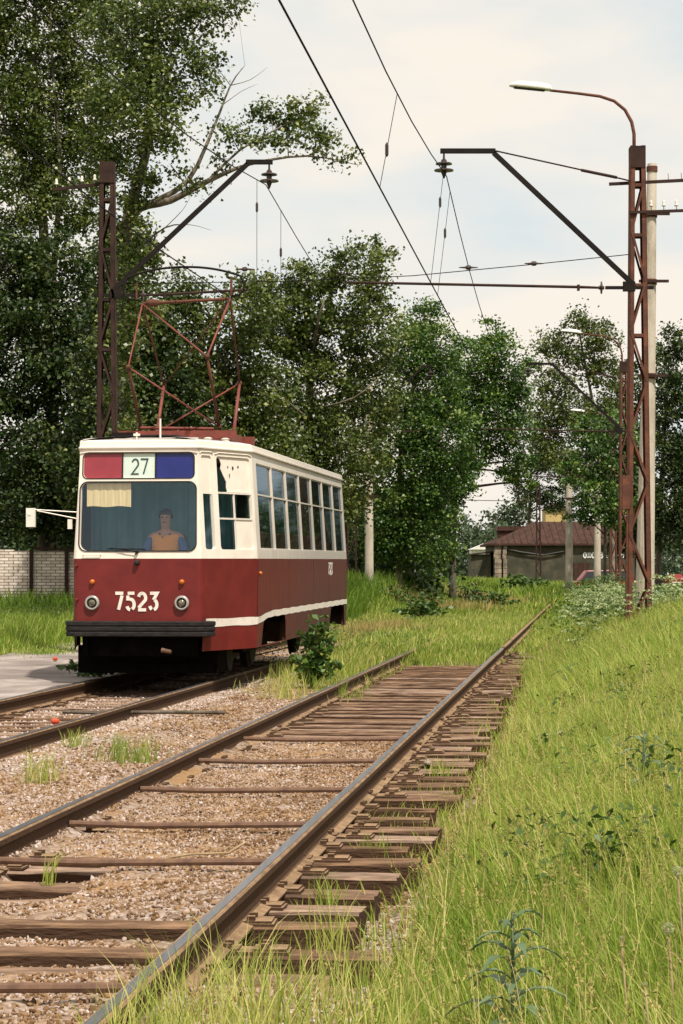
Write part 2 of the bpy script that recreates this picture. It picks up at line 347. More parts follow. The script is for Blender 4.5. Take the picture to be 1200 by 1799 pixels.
# ================================================================== GROUND
def veg(X, Y):
    X = np.asarray(X, float); Y = np.asarray(Y, float)
    e = X - trk(Y); e2 = X - trk2(Y)
    j = .22 * lump(X * 2.2, Y * 1.1)
    v = sstep(1.58, 2.05, e + j + .1 * (1 - sstep(7, 10, Y)) + .6 * sstep(31, 35, Y))
    v = np.maximum(v, sstep(35.5, 38, Y + 3 * j) * (e > -2.3) * (e < .9))
    v = np.maximum(v, sstep(31, 36, Y + 4 * j) * (e < -.7) * (e2 > .9))
    v = np.maximum(v, sstep(4.3, 4.8, -e2 + j))
    v = np.maximum(v, sstep(48, 56, Y + 5 * j))
    return v
def make_ground():
    s = np.concatenate([-np.geomspace(400, 8.6, 26), np.arange(-8.4, 6.3, .075), np.geomspace(6.6, 400, 26)])
    y = np.concatenate([[-60, -20, -5, 0, 2], np.arange(3, 20, .09), np.arange(20, 45, .17), np.arange(45, 130, 1.2), np.geomspace(132, 1500, 24)])
    S, Yg = np.meshgrid(s, y); X = S + trk(np.clip(Yg, -5, 300)); Z = gz(X, Yg)
    e = S
    # ballast grain on the bare parts
    g = rng.normal(size=Z.shape) * .006 * (np.abs(S) < 7) * (Yg < 45)
    Z = Z + g
    V = np.stack([X, Yg, Z], -1).reshape(-1, 3)
    ny, nx = X.shape; i = np.arange(ny - 1)[:, None] * nx + np.arange(nx - 1)[None]
    Fq = np.stack([i, i + 1, i + nx + 1, i + nx], -1).reshape(-1, 4)
    m, t, b = nodemat('ground_soil'); n, l = t.nodes, t.links
    geo = n.new('ShaderNodeNewGeometry')
    vo = n.new('ShaderNodeTexVoronoi'); vo.inputs['Scale'].default_value = 26; l.new(geo.outputs['Position'], vo.inputs['Vector'])
    hs = n.new('ShaderNodeSeparateColor'); l.new(vo.outputs['Color'], hs.inputs[0])
    r1 = n.new('ShaderNodeValToRGB'); els = r1.color_ramp.elements; els[0].color = (.14, .095, .065, 1); els[1].color = (.42, .345, .31, 1); e3 = els.new(.5); e3.color = (.28, .21, .17, 1)
    l.new(hs.outputs[0], r1.inputs[0])
    nz = n.new('ShaderNodeTexNoise'); nz.inputs['Scale'].default_value = 1.1; nz.inputs['Detail'].default_value = 8; l.new(geo.outputs['Position'], nz.inputs['Vector'])
    r2 = n.new('ShaderNodeValToRGB'); els = r2.color_ramp.elements; els[0].position = .42; els[0].color = (0, 0, 0, 1); els[1].position = .60; els[1].color = (1, 1, 1, 1); l.new(nz.outputs['Fac'], r2.inputs[0])
    mxb = n.new('ShaderNodeMixRGB'); mxb.inputs[2].default_value = (.30, .185, .098, 1); l.new(r2.outputs[0], mxb.inputs[0]); l.new(r1.outputs[0], mxb.inputs[1])
    at = n.new('ShaderNodeAttribute'); at.attribute_name = 'v'
    ng = n.new('ShaderNodeTexNoise'); ng.inputs['Scale'].default_value = 3; ng.inputs['Detail'].default_value = 8; l.new(geo.outputs['Position'], ng.inputs['Vector'])
    rg = n.new('ShaderNodeValToRGB'); els = rg.color_ramp.elements; els[0].position = .35; els[0].color = (.05, .075, .015, 1); els[1].position = .65; els[1].color = (.16, .17, .045, 1); l.new(ng.outputs['Fac'], rg.inputs[0])
    mxg = n.new('ShaderNodeMixRGB'); l.new(at.outputs['Fac'], mxg.inputs[0]); l.new(mxb.outputs[0], mxg.inputs[1]); l.new(rg.outputs[0], mxg.inputs[2])
    l.new(mxg.outputs[0], b.inputs['Base Color']); b.inputs['Roughness'].default_value = .95; b.inputs['Specular IOR Level'].default_value = .1
    bn = n.new('ShaderNodeBump'); bn.inputs['Strength'].default_value = .9; bn.inputs['Distance'].default_value = .02; l.new(vo.outputs['Distance'], bn.inputs['Height']); bn.invert = True; l.new(bn.outputs[0], b.inputs['Normal'])
    o = npmesh('ground', V, Fq, m, veg(X, Yg).ravel(), smooth=True)
    tag(o, kind='structure')
make_ground()

# asphalt stop platform beside the tram track (flush with the rail head)
def strip(name, f0, f1, ys, z, m, zb=-.25, wob=0):
    mb = MB(); vs = []; n = len(ys)
    for Y in ys:
        a, b = f0(Y), f1(Y)
        k = 6
        for q in range(k + 1):
            X = a + (b - a) * q / k
            zz = (z(X, Y) if callable(z) else z)
            vs.append((X, Y, zz))
    fs = [(i * 7 + q, i * 7 + q + 1, (i + 1) * 7 + q + 1, (i + 1) * 7 + q) for i in range(n - 1) for q in range(6)]
    o = len(vs)
    for i, Y in enumerate(ys):          # outer edges go down
        vs += [(f0(Y), Y, zb), (f1(Y), Y, zb)]
    for i in range(n - 1):
        fs += [(i * 7, (i + 1) * 7, o + 2 * (i + 1), o + 2 * i), (i * 7 + 6, o + 2 * i + 1, o + 2 * (i + 1) + 1, (i + 1) * 7 + 6)]
    mb.add(vs, fs); return mb.build(name, m, fix=True)
ys = [12 + .6 * i for i in range(75)]
tag(strip('platform', lambda Y: trk2(Y) - 4.5 + .25 * math.sin(Y * .7) + .15 * math.sin(Y * 2.1), lambda Y: trk2(Y) - .90 + .012 * math.sin(Y * 9), ys,
          lambda X, Y: -.012 + .008 * math.sin(X * 2 + Y) + .006 * math.sin(Y * 3.1), M['asphalt']), kind='structure')
tag(strip('road', lambda Y: 3.5 + .125 * Y, lambda Y: 14 + .125 * Y, [10 * i for i in range(6, 60)], lambda X, Y: -.35, M['roada'], -1.2), kind='structure')
def cross_path(name, x0, x1, Y, dy, z):
    mb = MB(); n = 24
    for s_ in (0,):
        vs = []
        for i in range(n + 1):
            X = x0 + (x1 - x0) * i / n
            vs += [(X, Y - dy + .25 * math.sin(i * 1.7), z), (X, Y + dy + .25 * math.sin(i * 2.3), z), (X, Y - dy + .25 * math.sin(i * 1.7), z - .2), (X, Y + dy + .25 * math.sin(i * 2.3), z - .2)]
        fs = []
        for i in range(n):
            a = i * 4; b = a + 4
            fs += [(a, b, b + 1, a + 1), (a, a + 2, b + 2, b), (a + 1, b + 1, b + 3, a + 3)]
        mb.add(vs, fs)
    return tag(mb.build(name, M['slab']), kind='structure')
cross_path('path', -8, 5.4, 64.5, 1.5, -.035)

# ================================================================== TRACKS
RAIL_PROF = [(-.064, -.170), (.064, -.170), (.064, -.160), (.014, -.145), (.009, -.135), (.009, -.052), (.034, -.038), (.036, -.008), (.028, 0), (-.028, 0), (-.036, -.008), (-.034, -.038), (-.009, -.052), (-.009, -.135), (-.014, -.145), (-.064, -.160)]
def rail(fx, off, y0, y1, parent, loc, grooved=False):
    ys = np.arange(y0, y1 + .1, 1.0); n = len(RAIL_PROF)
    mb = MB(); top = MB(); vs = []; tv = []
    for Y in ys:
        X = fx(Y) + off - loc[0]; zz = .0015 * math.sin(Y * 1.1)
        vs += [(X + u, Y - loc[1], v - .003 + zz) for u, v in RAIL_PROF]
        if Y < 41: tv += [(X - .022 + .004 * math.sin(Y * .9), Y - loc[1], .0005 + zz), (X + .021 + .003 * math.sin(Y * 1.7), Y - loc[1], .0005 + zz)]
    m = len(ys)
    mb.add(vs, [(i * n + k, i * n + (k + 1) % n, (i + 1) * n + (k + 1) % n, (i + 1) * n + k) for i in range(m - 1) for k in range(n)] + [tuple(range(n)), tuple((m - 1) * n + k for k in range(n - 1, -1, -1))])
    o = mb.build('rail', M['railside'], parent)
    top.add(tv, [(2 * i, 2 * i + 1, 2 * i + 3, 2 * i + 2) for i in range(len(tv) // 2 - 1)])
    top.build('running_surface', M['railtop'], o, fix=False)
    return o
def sleeper_mesh(i, wdt=.22, ln=2.7, h=.16):
    mb = MB(); nx = 14; r = random.Random(i)
    vs = []
    prof = [(-wdt / 2, -h), (-wdt / 2, -.012), (-wdt / 2 + .012, 0), (-wdt * .2, r.uniform(-.008, .002)), (wdt * .15, r.uniform(-.01, .002)), (wdt / 2 - .012, 0), (wdt / 2, -.014), (wdt / 2, -h)]
    for k in range(nx + 1):
        X = -ln / 2 + ln * k / nx + (r.uniform(-.01, .01) if k in (0, nx) else 0)
        for (v, z) in prof: vs.append((X + r.uniform(-.004, .004) + (v * r.uniform(-.03, .03) if k in (0, nx) else 0), v + r.uniform(-.004, .004), z + r.uniform(-.004, .003)))
    n = len(prof)
    fs = [(k * n + q, k * n + (q + 1) % n, (k + 1) * n + (q + 1) % n, (k + 1) * n + q) for k in range(nx) for q in range(n)]
    fs += [tuple(range(n)), tuple(nx * n + q for q in range(n - 1, -1, -1))]
    mb.add(vs, fs); return mb
def spikes(mb, x, z):
    mb.box((x, .0, z + .006), (.36, .15, .012))
    for sx in (-1, 1):
        mb.box((x + sx * .10, .0, z + .016), (.14, .13, .014))
        for sy in (-1, 1):
            mb.box((x + sx * .078, sy * .045, z + .028), (.035, .028, .03))
def make_track(fx, y0, y1, ysl0, nsl, label, slope):
    ang = -math.atan(slope)
    t = empty('railway_track', (fx(ysl0), ysl0, 0)); tag(t, label, 'railway track')
    loc = (fx(ysl0), ysl0)
    for s_ in (-1, 1): rail(fx, s_ * (G + .013) / math.cos(ang), y0, y1, t, loc)
    meshes = []
    for i in range(10):
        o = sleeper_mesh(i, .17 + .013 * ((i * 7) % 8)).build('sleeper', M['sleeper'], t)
        c = []
        for x_ in (-.80, .80):
            ch = MB(); spikes(ch, 0, 0); q = ch.build('rail_fastening', M['railside'], o); q.location.x = x_; c.append(q)
        meshes.append((o, c))
    Y = ysl0
    for i in range(nsl):
        r = random.Random(i * 7 + 3)
        if i < 10: o, c = meshes[i]
        else:
            so_, sc_ = meshes[r.randrange(10)]
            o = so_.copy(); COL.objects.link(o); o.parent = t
            for q in sc_:
                c = q.copy(); COL.objects.link(c); c.parent = o
        o.location = (fx(Y) - loc[0] + r.uniform(-.10, .10), Y - loc[1], -.172 + r.uniform(-.012, .001))
        o.rotation_euler = (r.uniform(-.02, .02), r.uniform(-.006, .006), ang + r.uniform(-.045, .045) + (math.pi if r.random() < .5 else 0))
        Y += .55 + r.uniform(-.10, .11)
    for Yr in (8.05, 11.52, 13.2, 15.3, 17.6, 19.9) if slope == .11 else ():
        o = MB().tube([(-G, 0, 0), (-.3, 0, -.012), (.3, 0, -.004), (G, 0, 0)], .019, 8).build('gauge_rod', M['rod'], t)
        o.location = (fx(Yr) - loc[0], Yr - loc[1], -.105); o.rotation_euler.z = ang * .3
    return t
tr1 = make_track(trk, 3.5, 138, 5.6, 68, 'rusty near track with exposed wooden sleepers running into the grass', .11)
tr2 = make_track(trk2, 10, 138, 16.0, 42, 'farther track under the tram, half buried in gravel', .115)

# thin fallen sticks and litter
tag(MB().tube([(0, 0, .0), (.22, .06, .03), (.42, .20, .02), (.50, .40, .05)], .007, 6).build('dry_stick', M['stick'], loc=(-1.02, 11.6, -.12)), 'pale dry stick lying between the rails of the near track', 'stick')
s2 = MB().tube([(-.3, 0, .02), (0, .02, .01), (.35, 0, .015), (.9, -.05, .02), (1.4, .05, .01)], .022, 6).build('fallen_branch', M['bark'], loc=P(160, 1222, 23.3) + Vector((0, 0, .0))); s2.location.z = -.10
tag(s2, 'dark fallen branch on the gravel just in front of the tram', 'branch')
def litter(name, label, px, py, Y, z, r, m):
    p = P(px, py, Y); mb = MB(); prof = [(r * math.sin(math.pi * (k + .5) / 7) * (1 + .12 * math.sin(k * 2.1)), -r * .8 * math.cos(math.pi * (k + .5) / 7)) for k in range(7)]
    mb.lathe((0, 0, r * .8), prof, 9)
    mb.v = [(x * (1 + .15 * math.sin(5 * y / r)), y, zz) for x, y, zz in mb.v]
    o = mb.build(name, m, loc=(p.x, Y, z)); tag(o, label, 'litter'); return o
litter('crumpled_cup', 'orange crumpled cup lying in the gravel between the tram rails', 97, 1240, 22.6, -.17, .045, M['orangelitter'])
litter('red_ball', 'small red ball lying on the asphalt left of the tram', 97, 1160, 34.5, 0.0, .04, M['orangelitter'])
st = MB().lathe((0, 0, 0), [(.034, 0), (.036, .012), (.02, .03), (.006, .04)], 7).build('white_stone', M['slab'], loc=(trk(18) + 1.02, 18, -.165)); tag(st, 'single white stone resting on a sleeper end outside the near rail', 'stone')
# ribbed slab at the left frame edge
mb = MB().box((0, 0, 0), (1.1, .62, .06))
for k in range(18): mb.box((-.52 + k * .061, 0, .034), (.025, .60, .012))
o = mb.build('ribbed_slab', M['slab'], bevel=.004, loc=(trk(12.6) - 1.72, 12.55, -.07)); tag(o, 'ribbed concrete slab beside the left rail of the near track', 'slab')

# ================================================================== TRAM
def stroke_glyph(mb, polylines, f, sw, depth, origin, sx, sy, capn=5):
    """ribbons of width sw along 2D polylines (unit box), f(u,z,off) maps to 3D"""
    for pl in polylines:
        pts = [Vector((origin[0] + x * sx, origin[1] + y * sy)) for x, y in pl]
        L_, R_ = [], []
        for i, p in enumerate(pts):
            d0 = (pts[i] - pts[i - 1]).normalized() if i > 0 else None; d1 = (pts[i + 1] - pts[i]).normalized() if i < len(pts) - 1 else None
            d = ((d0 or d1) + (d1 or d0)).normalized(); nn = Vector((-d.y, d.x)); q = d1 or d0
            m_ = 1 / max(.5, abs(nn.dot(Vector((-q.y, q.x)))))
            L_.append(p + nn * sw / 2 * m_); R_.append(p - nn * sw / 2 * m_)
        n = len(pts)
        vs = [f(a.x, a.y, depth) for a in L_] + [f(a.x, a.y, depth) for a in R_]
        vb = [f(a.x, a.y, 0) for a in L_] + [f(a.x, a.y, 0) for a in R_]
        fs = [(i, i + 1, n + i + 1, n + i) for i in range(n - 1)]
        k = 2 * n
        fs += [(i, k + i, k + i + 1, i + 1) for i in range(n - 1)] + [(n + i, n + i + 1, k + n + i + 1, k + n + i) for i in range(n - 1)] + [(0, n, k + n, k), (n - 1, k + n - 1, k + 2 * n - 1, 2 * n - 1)]
        mb.add(vs + vb, fs)
def arc(cx, cy, rx, ry, a0, a1, n=8):
    return [(cx + rx * math.cos(R(a0 + (a1 - a0) * i / n)), cy + ry * math.sin(R(a0 + (a1 - a0) * i / n))) for i in range(n + 1)]
GL = {
 '7': [[(.0, 1), (.85, 1)], [(.72, .86), (.35, 0)]],
 '5': [[(.10, 1), (.82, 1)], [(.12, .86), (.12, .56)], arc(.40, .32, .40, .32, 105, -62, 9), arc(.40, .32, .40, .32, -95, -160, 4)],
 '2': [arc(.42, .70, .38, .30, 165, -20, 9) + [(.05, .12)], [(.0, 0), (.85, 0)]],
 '3': [[(.05, 1), (.80, 1), (.42, .60)], arc(.40, .31, .38, .30, 80, -80, 9), arc(.40, .31, .38, .31, -115, -165, 4)],
 'O': [arc(.45, .5, .42, .5, 0, 360, 16)],
 'Zh': [[(.0, 1), (.4, .5), (0, 0)], [(.45, 1), (.45, 0)], [(.9, 1), (.5, .5), (.9, 0)]],
 'V': [[(.05, 0), (.05, 1), (.6, 1), (.7, .75), (.55, .53), (.05, .53)], [(.55, .53), (.78, .27), (.6, 0), (.05, 0)]],
 'A': [[(0, 0), (.42, 1), (.84, 0)], [(.15, .32), (.69, .32)]],
 'T': [[(0, 1), (.84, 1)], [(.42, 1), (.42, 0)]],
 'E': [[(.8, 1), (.05, 1), (.05, 0), (.8, 0)], [(.05, .52), (.65, .52)]],
 'L': [[(0, 0), (.25, .1), (.35, 1), (.8, 1), (.8, 0)]],
 '2t': [arc(.42, .70, .38, .30, 160, -25, 9) + [(.02, 0), (.85, 0)]],
 '7t': [[(0, 1), (.85, 1), (.35, 0)]],
}
def text(chars, f, x, z, cw, ch, gap, sw, depth):
    mb = MB()
    for c in chars:
        if c != ' ': stroke_glyph(mb, GL[c], f, sw, depth, (x, z), cw, ch)
        x += cw * .9 + gap
    return mb

tram = empty('tram', (-2.535, 27.57, 0), -math.atan(.1146), R(.28))
tag(tram, 'red and cream tram numbered 7523 on route 27 with its driver at the windscreen', 'tram')
# plan outline at belt level, from front centre round the viewer-right side to the rear centre
BELT = 1.55
half = [(0, 0), (.76, 0), (.785, .008), (.808, .028), (.82, .06), (1.32, 1.25), (1.32, 11.55), (.82, 12.74), (.76, 12.8), (0, 12.8)]
plan = half[:-1] + [(-x, y) for x, y in half[::-1]][:-1]      # closed
plan[13] = (-1.32, 2.35)            # the door side narrows over a longer stretch
plan = [Vector(p) for p in plan]; NP = len(plan)
nrm = []
for i in range(NP):
    d0 = (plan[i] - plan[i - 1]).normalized(); d1 = (plan[(i + 1) % NP] - plan[i]).normalized()
    n0 = Vector((d0.y, -d0.x)); n1 = Vector((d1.y, -d1.x)); nn = (n0 + n1); nn = nn / max(.6, nn.dot(n0))
    nrm.append(nn)
S = [0]
for i in range(NP): S.append(S[-1] + (plan[(i + 1) % NP] - plan[i]).length)
TOT = S[-1]
def lean(z): return -.082 * max(0, z - BELT) / 1.3 - .05 * max(0, .75 - z)
def wall(s, z, off=0.0):
    s = s % TOT
    for i in range(NP):
        if s <= S[i + 1] + 1e-9: break
    t = (s - S[i]) / (S[i + 1] - S[i]); j = (i + 1) % NP
    p = plan[i].lerp(plan[j], t); n_ = nrm[i].lerp(nrm[j], t)
    p = p + n_ * (lean(z) + off)
    return Vector((p.x, p.y, z))
def panel(mb, s0, s1, z0, z1, holes=(), off=0, depth=.045):
    """wall sheet with rectangular holes (a,b,c,d,radius); reveals go inwards"""
    ss = sorted(set([s0, s1] + [x for h in holes for x in (h[0], h[1])] + [x + k * TOT for k in (-1, 0, 1) for x in S if s0 < x + k * TOT < s1]))
    zz = sorted(set([z0, z1] + [x for h in holes for x in (h[2], h[3])] + ([BELT] if z0 < BELT < z1 else [])))
    for a, b in zip(ss, ss[1:]):
        if b - a < 1e-6: continue
        for c, d in zip(zz, zz[1:]):
            if any(h[0] - 1e-6 <= a and b <= h[1] + 1e-6 and h[2] - 1e-6 <= c and d <= h[3] + 1e-6 for h in holes): continue
            mb.add([wall(a, c, off), wall(b, c, off), wall(b, d, off), wall(a, d, off)], [(0, 1, 2, 3)])
    for (a, b, c, d, r) in holes:
        out = []
        for (cx, cz, a0) in ((b - r, d - r, 0), (a + r, d - r, 90), (a + r, c + r, 180), (b - r, c + r, 270)):
            arcp = [(cx + r * math.cos(R(a0 + 15 * k)), cz + r * math.sin(R(a0 + 15 * k))) for k in range(7)] if r > 0 else [(cx, cz)]
            if r > 0:
                corner = (b if a0 in (0, 270) else a, d if a0 in (0, 90) else c)
                for p, q in zip(arcp, arcp[1:]):
                    mb.add([wall(*corner, off), wall(*p, off), wall(*q, off)], [(0, 1, 2)])
            out += arcp
        n = len(out)
        mb.add([wall(*p, off) for p in out] + [wall(*p, off - depth) for p in out], [(i, (i + 1) % n, (i + 1) % n + n, i + n) for i in range(n)])
def pane(mb, a, b, c, d, off, r=.0):
    n = max(1, int((b - a) / .3))
    ss = [a + (b - a) * i / n for i in range(n + 1)]
    ss = sorted(set(ss + [x + k * TOT for k in (-1, 0, 1) for x in S if a < x + k * TOT < b]))
    for p, q in zip(ss, ss[1:]): mb.add([wall(p, c, off), wall(q, c, off), wall(q, d, off), wall(p, d, off)], [(0, 1, 2, 3)])
def ring(mb, a, b, c, d, r, wd, off0, off1):
    """gasket round an opening"""
    def outl(g):
        o_ = []
        for (cx, cz, a0) in ((b - r, d - r, 0), (a + r, d - r, 90), (a + r, c + r, 180), (b - r, c + r, 270)):
            o_ += [(cx + (r + g) * math.cos(R(a0 + 15 * k)), cz + (r + g) * math.sin(R(a0 + 15 * k))) for k in range(7)]
        return o_
    A, B = outl(wd), outl(0); n = len(A)
    vs = [wall(*p, off0) for p in A] + [wall(*p, off1) for p in A] + [wall(*p, off1) for p in B] + [wall(*p, off0) for p in B]
    mb.add(vs, [(i + k * n, (i + 1) % n + k * n, (i + 1) % n + (k + 1) * n, i + (k + 1) * n) for k in range(3) for i in range(n)])
sF = .76; sT0 = S[4]; sT1 = S[5]; LT = sT1 - sT0; sS0 = sT1; sS1 = S[6]
def st_(t): return sT0 + LT * t
TOPZ = 2.93
WZ0, WZ1 = 1.675, 2.80
mir = lambda h: (TOT - h[1], TOT - h[0]) + tuple(h[2:])
front_holes = [(-.735, .735, 1.65, 2.50, .09), (-.71, .71, 2.555, 2.86, .055)]
cab_holes = [(st_(.055), st_(.235), 1.665, 2.84, .04), (st_(.33), st_(.955), 1.665, 2.84, .05)]
side_holes = [(sS0 + .32 + 1.418 * k, sS0 + .32 + 1.418 * k + 1.362, WZ0, WZ1, .03) for k in range(7)]
# upper walls (cream)
mb = MB(); panel(mb, -sS0, sS0, BELT, TOPZ, front_holes + cab_holes + [(-h[1], -h[0]) + h[2:] for h in cab_holes])
upper_front = mb.build('cab_wall', M['white'], tram)
mb = MB(); panel(mb, sS0, TOT - sS0, BELT, TOPZ, side_holes + [mir(h) for h in side_holes] + [(TOT / 2 - .7, TOT / 2 + .7, 1.7, 2.6, .08)])
mb.build('upper_side_wall', M['whitew'], tram)
# lower walls (red) with wheel openings
WO = [(sS0 + .42, sS0 + 2.72, .20, .775, .0), (sS0 + 7.85, sS0 + 10.02, .20, .775, .0)]
mb = MB(); panel(mb, sS0, TOT - sS0, .40, BELT, [(h[0], h[1], .40, h[3], 0) for h in WO] + [(TOT - h[1], TOT - h[0], .40, h[3], 0) for h in WO])
# slanted fillets at the wheel openings
for h in WO:
    for a, sgn in ((h[0], 1), (h[1], -1)):
        mb.add([wall(a, .40, 0), wall(a, .775, 0), wall(a + sgn * .20, .775, 0), wall(a + sgn * .10, .68, 0)], [(0, 1, 2, 3)])
mb.build('lower_side_wall', M['redw'], tram)
mb = MB(); panel(mb, -sS0, sS0, .62, BELT)
for sg in (1, -1):
    a, b = (sT0, sS0) if sg > 0 else (-sS0, -sT0)
    panel(mb, a, b, .40, .62)
mb.build('lower_cab_wall', M['red'], tram)
# cream stripe: irregular, hand painted
mb = MB()
def stripe(s0, s1, zl, zh):
    n = max(2, int((s1 - s0) / .12)); r = random.Random(4)
    for i in range(n):
        a, b = s0 + (s1 - s0) * i / n, s0 + (s1 - s0) * (i + 1) / n
        z0a, z0b = [zl(q) + .004 * math.sin(q * 9) for q in (a, b)]; z1a, z1b = [zh(q) + .004 * math.sin(q * 7 + 1) for q in (a, b)]
        mb.add([wall(a, z0a, .003), wall(b, z0b, .003), wall(b, z1b, .003), wall(a, z1a, .003)], [(0, 1, 2, 3)])
zl = lambda s: .70 + .07 * float(sstep(sS0 - .2, sS0 + 1.2, min(s, TOT - s))); zh = lambda s: .80 + .055 * float(sstep(sS0, sS0 + 1.4, min(s, TOT - s)))
br = [sT0 + .10] + [S[5], S[6], S[7], S[8]]
stripe(sT0 + .06, S[5], zl, zh); stripe(S[5], S[6], zl, zh); stripe(S[6], S[7], zl, zh)
mb.build('waist_stripe', M['stripe'], tram); mb = MB(); stripe(S[13], S[14] - .06, zl, zh); stripe(S[12], S[13], zl, zh)
mb.build('waist_stripe', M['stripe'], tram)
for s_ in (sS0 + .02, sS0 + 2.95, sS0 + 5.7, sS0 + 7.6, TOT - sS0 - 2.9, TOT - sS0 - 5.7, st_(.02)):
    mb = MB(); mb.bar(wall(s_, .86 if s_ > sS0 else .42, .001), wall(s_, 1.54, .001), .007, .006); mb.build('panel_seam', M['redw'] if s_ > sS0 else M['red'], tram)
mb = MB()
for k in range(60):
    if k % 5 != 2: mb.lathe(wall(sS0 + .1 + .17 * k, .885, .0), [(.009, -.004), (.008, .004), (.003, .006)], 6, 'x')
mb.build('rivet_row', M['redw'], tram)
# roof: cornice and shallow crown
def ringpts(z, off): return [Vector(((plan[i] + nrm[i] * off).x, (plan[i] + nrm[i] * off).y, z)) for i in range(NP)]
tl = lean(TOPZ)
mb = MB(); lv = [ringpts(TOPZ - .005, tl), ringpts(TOPZ - .005, tl + .028), ringpts(TOPZ + .012, tl + .030), ringpts(TOPZ + .02, tl + .012), ringpts(TOPZ + .085, tl + .004), ringpts(TOPZ + .10, tl - .03)]
vs = [p for q in lv for p in q]; mb.add(vs, [(k * NP + i, k * NP + (i + 1) % NP, (k + 1) * NP + (i + 1) % NP, (k + 1) * NP + i) for k in range(5) for i in range(NP)])
mb.build('cornice', M['whitew'], tram)
mb = MB(); lv = [ringpts(TOPZ + .098, tl - .028), ringpts(TOPZ + .125, tl - .16), ringpts(TOPZ + .15, tl - .4)]
vs = [p for q in lv for p in q]; mb.add(vs, [(k * NP + i, k * NP + (i + 1) % NP, (k + 1) * NP + (i + 1) % NP, (k + 1) * NP + i) for k in range(2) for i in range(NP)] + [tuple(range(2 * NP, 3 * NP))])
roof = mb.build('roof', M['roof'], tram)
# drip rails over the front glazing
mb = MB()
for z_ in (2.885,):
    for a, b in ((-.80, .80), (st_(.03), st_(.26)), (st_(.30), st_(.98))):
        n = 10; pts = [wall(a + (b - a) * i / n, z_ - (.02 if i in (0, n) else 0), .008) for i in range(n + 1)]
        mb.tube(pts, .008, 5)
mb.build('drip_rail', M['white'], tram)
# windscreen, gasket, wiper
mb = MB(); pane(mb, -.735, .735, 1.65, 2.50, -.03); wsn = mb.build('windscreen', M['glassw'], tram, fix=False)
mb = MB(); ring(mb, -.735, .735, 1.65, 2.50, .09, .014, .006, .010); mb.build('gasket', M['black'], wsn)
mb = MB(); mb.lathe((0, -.012, 1.63), [(.018, -.03), (.022, 0), (.012, .02)], 8, 'y'); mb.tube([wall(0, 1.63, .03), wall(-.12, 1.655, .035), wall(-.33, 1.68, .02)], .006, 5); mb.tube([wall(-.38, 1.672, .012), wall(.10, 1.668, .012)], .006, 5); mb.tube([wall(0, 1.63, .03), wall(-.02, 1.60, .03)], .01, 5)
mb.build('wiper', M['blacksteel'], tram)
# route board
rb = MB()
for a, b in ((-.71, -.207), ): pane(rb, a, b, 2.555, 2.86, -.02)
board = rb.build('route_panel_red', M['panel_red'], tram, fix=False)
rb = MB(); pane(rb, -.207, .218, 2.555, 2.86, -.02); bw = rb.build('route_panel_white', M['panel_white'], tram, fix=False)
rb = MB(); pane(rb, .218, .71, 2.555, 2.86, -.02); rb.build('route_panel_blue', M['panel_blue'], tram, fix=False)
rb = MB(); ring(rb, -.71, .71, 2.555, 2.86, .055, .012, .0, .006)
for x in (-.207, .218): rb.bar(wall(x, 2.555, -.012), wall(x, 2.86, -.012), .014, .012)
rb.build('route_board_frame', M['black'], tram)
fw = lambda u, z, d: wall(u, z, -.0175 + d)
text(['2t', '7t'], fw, -.09, 2.605, .105, .185, .020, .019, .003).build('route_number', M['ink'], bw)
fw = lambda u, z, d: wall(u, z, .002 + d)
text(['7', '5', '2', '3'], fw, -.275, .915, .118, .205, .038, .040, .003).build('fleet_number', M['stripe'], tram)
ssd = sS0 + 7.6
fw2 = lambda u, z, d: wall(u, z, .002 + d)
text(['7', '5', '2', '3'], fw2, ssd, 1.30, .14, .18, .02, .03, .003).build('side_fleet_number', M['stripe'], tram)
# headlights, indicators, hooks
for u in (-.565, .565):
    hl = MB().lathe(wall(u, 1.0, 0), [(.062, 0), (.093, -.006), (.093, -.03), (.080, -.045), (.066, -.045), (.060, -.02)][::1], 20, 'y').build('headlight', M['chrome'], tram, smooth=False)
    MB().lathe(wall(u, 1.0, .0), [(.064, -.012), (.064, -.03), (.048, -.038), (.046, -.03)], 20, 'y').build('headlight_ring', M['black'], hl)
    MB().lathe(wall(u, 1.0, .0), [(.046, -.028), (.040, -.040), (.02, -.05), (.004, -.052)], 16, 'y').build('headlight_lens', M['lens'], hl, smooth=True)
    MB().lathe(wall(u, 1.26, 0), [(.034, .005), (.034, -.018), (.028, -.035), (.014, -.045), (.003, -.047)], 14, 'y').build('indicator_lamp', M['amber'], tram, smooth=True)
MB().lathe(wall(0.0, 1.50, 0), [(.035, .005), (.035, -.04), (.025, -.06), (.005, -.06)], 12, 'y').build('signal_bell', M['black'], tram, smooth=True)
for (u, z) in ((-.77, 1.46), (-.76, 1.04), (-.60, 1.40)):
    if u < -.7: MB().lathe(wall(u, z, 0), [(.02, .0), (.022, -.02), (.012, -.035)], 8, 'y').build('bolt_head', M['red'], tram)
for a in (-.68, ):
    MB().tube([wall(a, 1.60, 0), wall(a, 1.60, .03), wall(a + .22, 1.60, .03), wall(a + .22, 1.60, 0)], .008, 6).build('grab_handle', M['white'], tram)
MB().lathe(Vector((0, 0, 0)), [(.028, 0), (.028, .02), (.02, .035), (.004, .04)], 10, 'x').build('side_repeater_lamp', M['amber'], tram, smooth=True).location = wall(sS0 + .14, 1.36, 0)
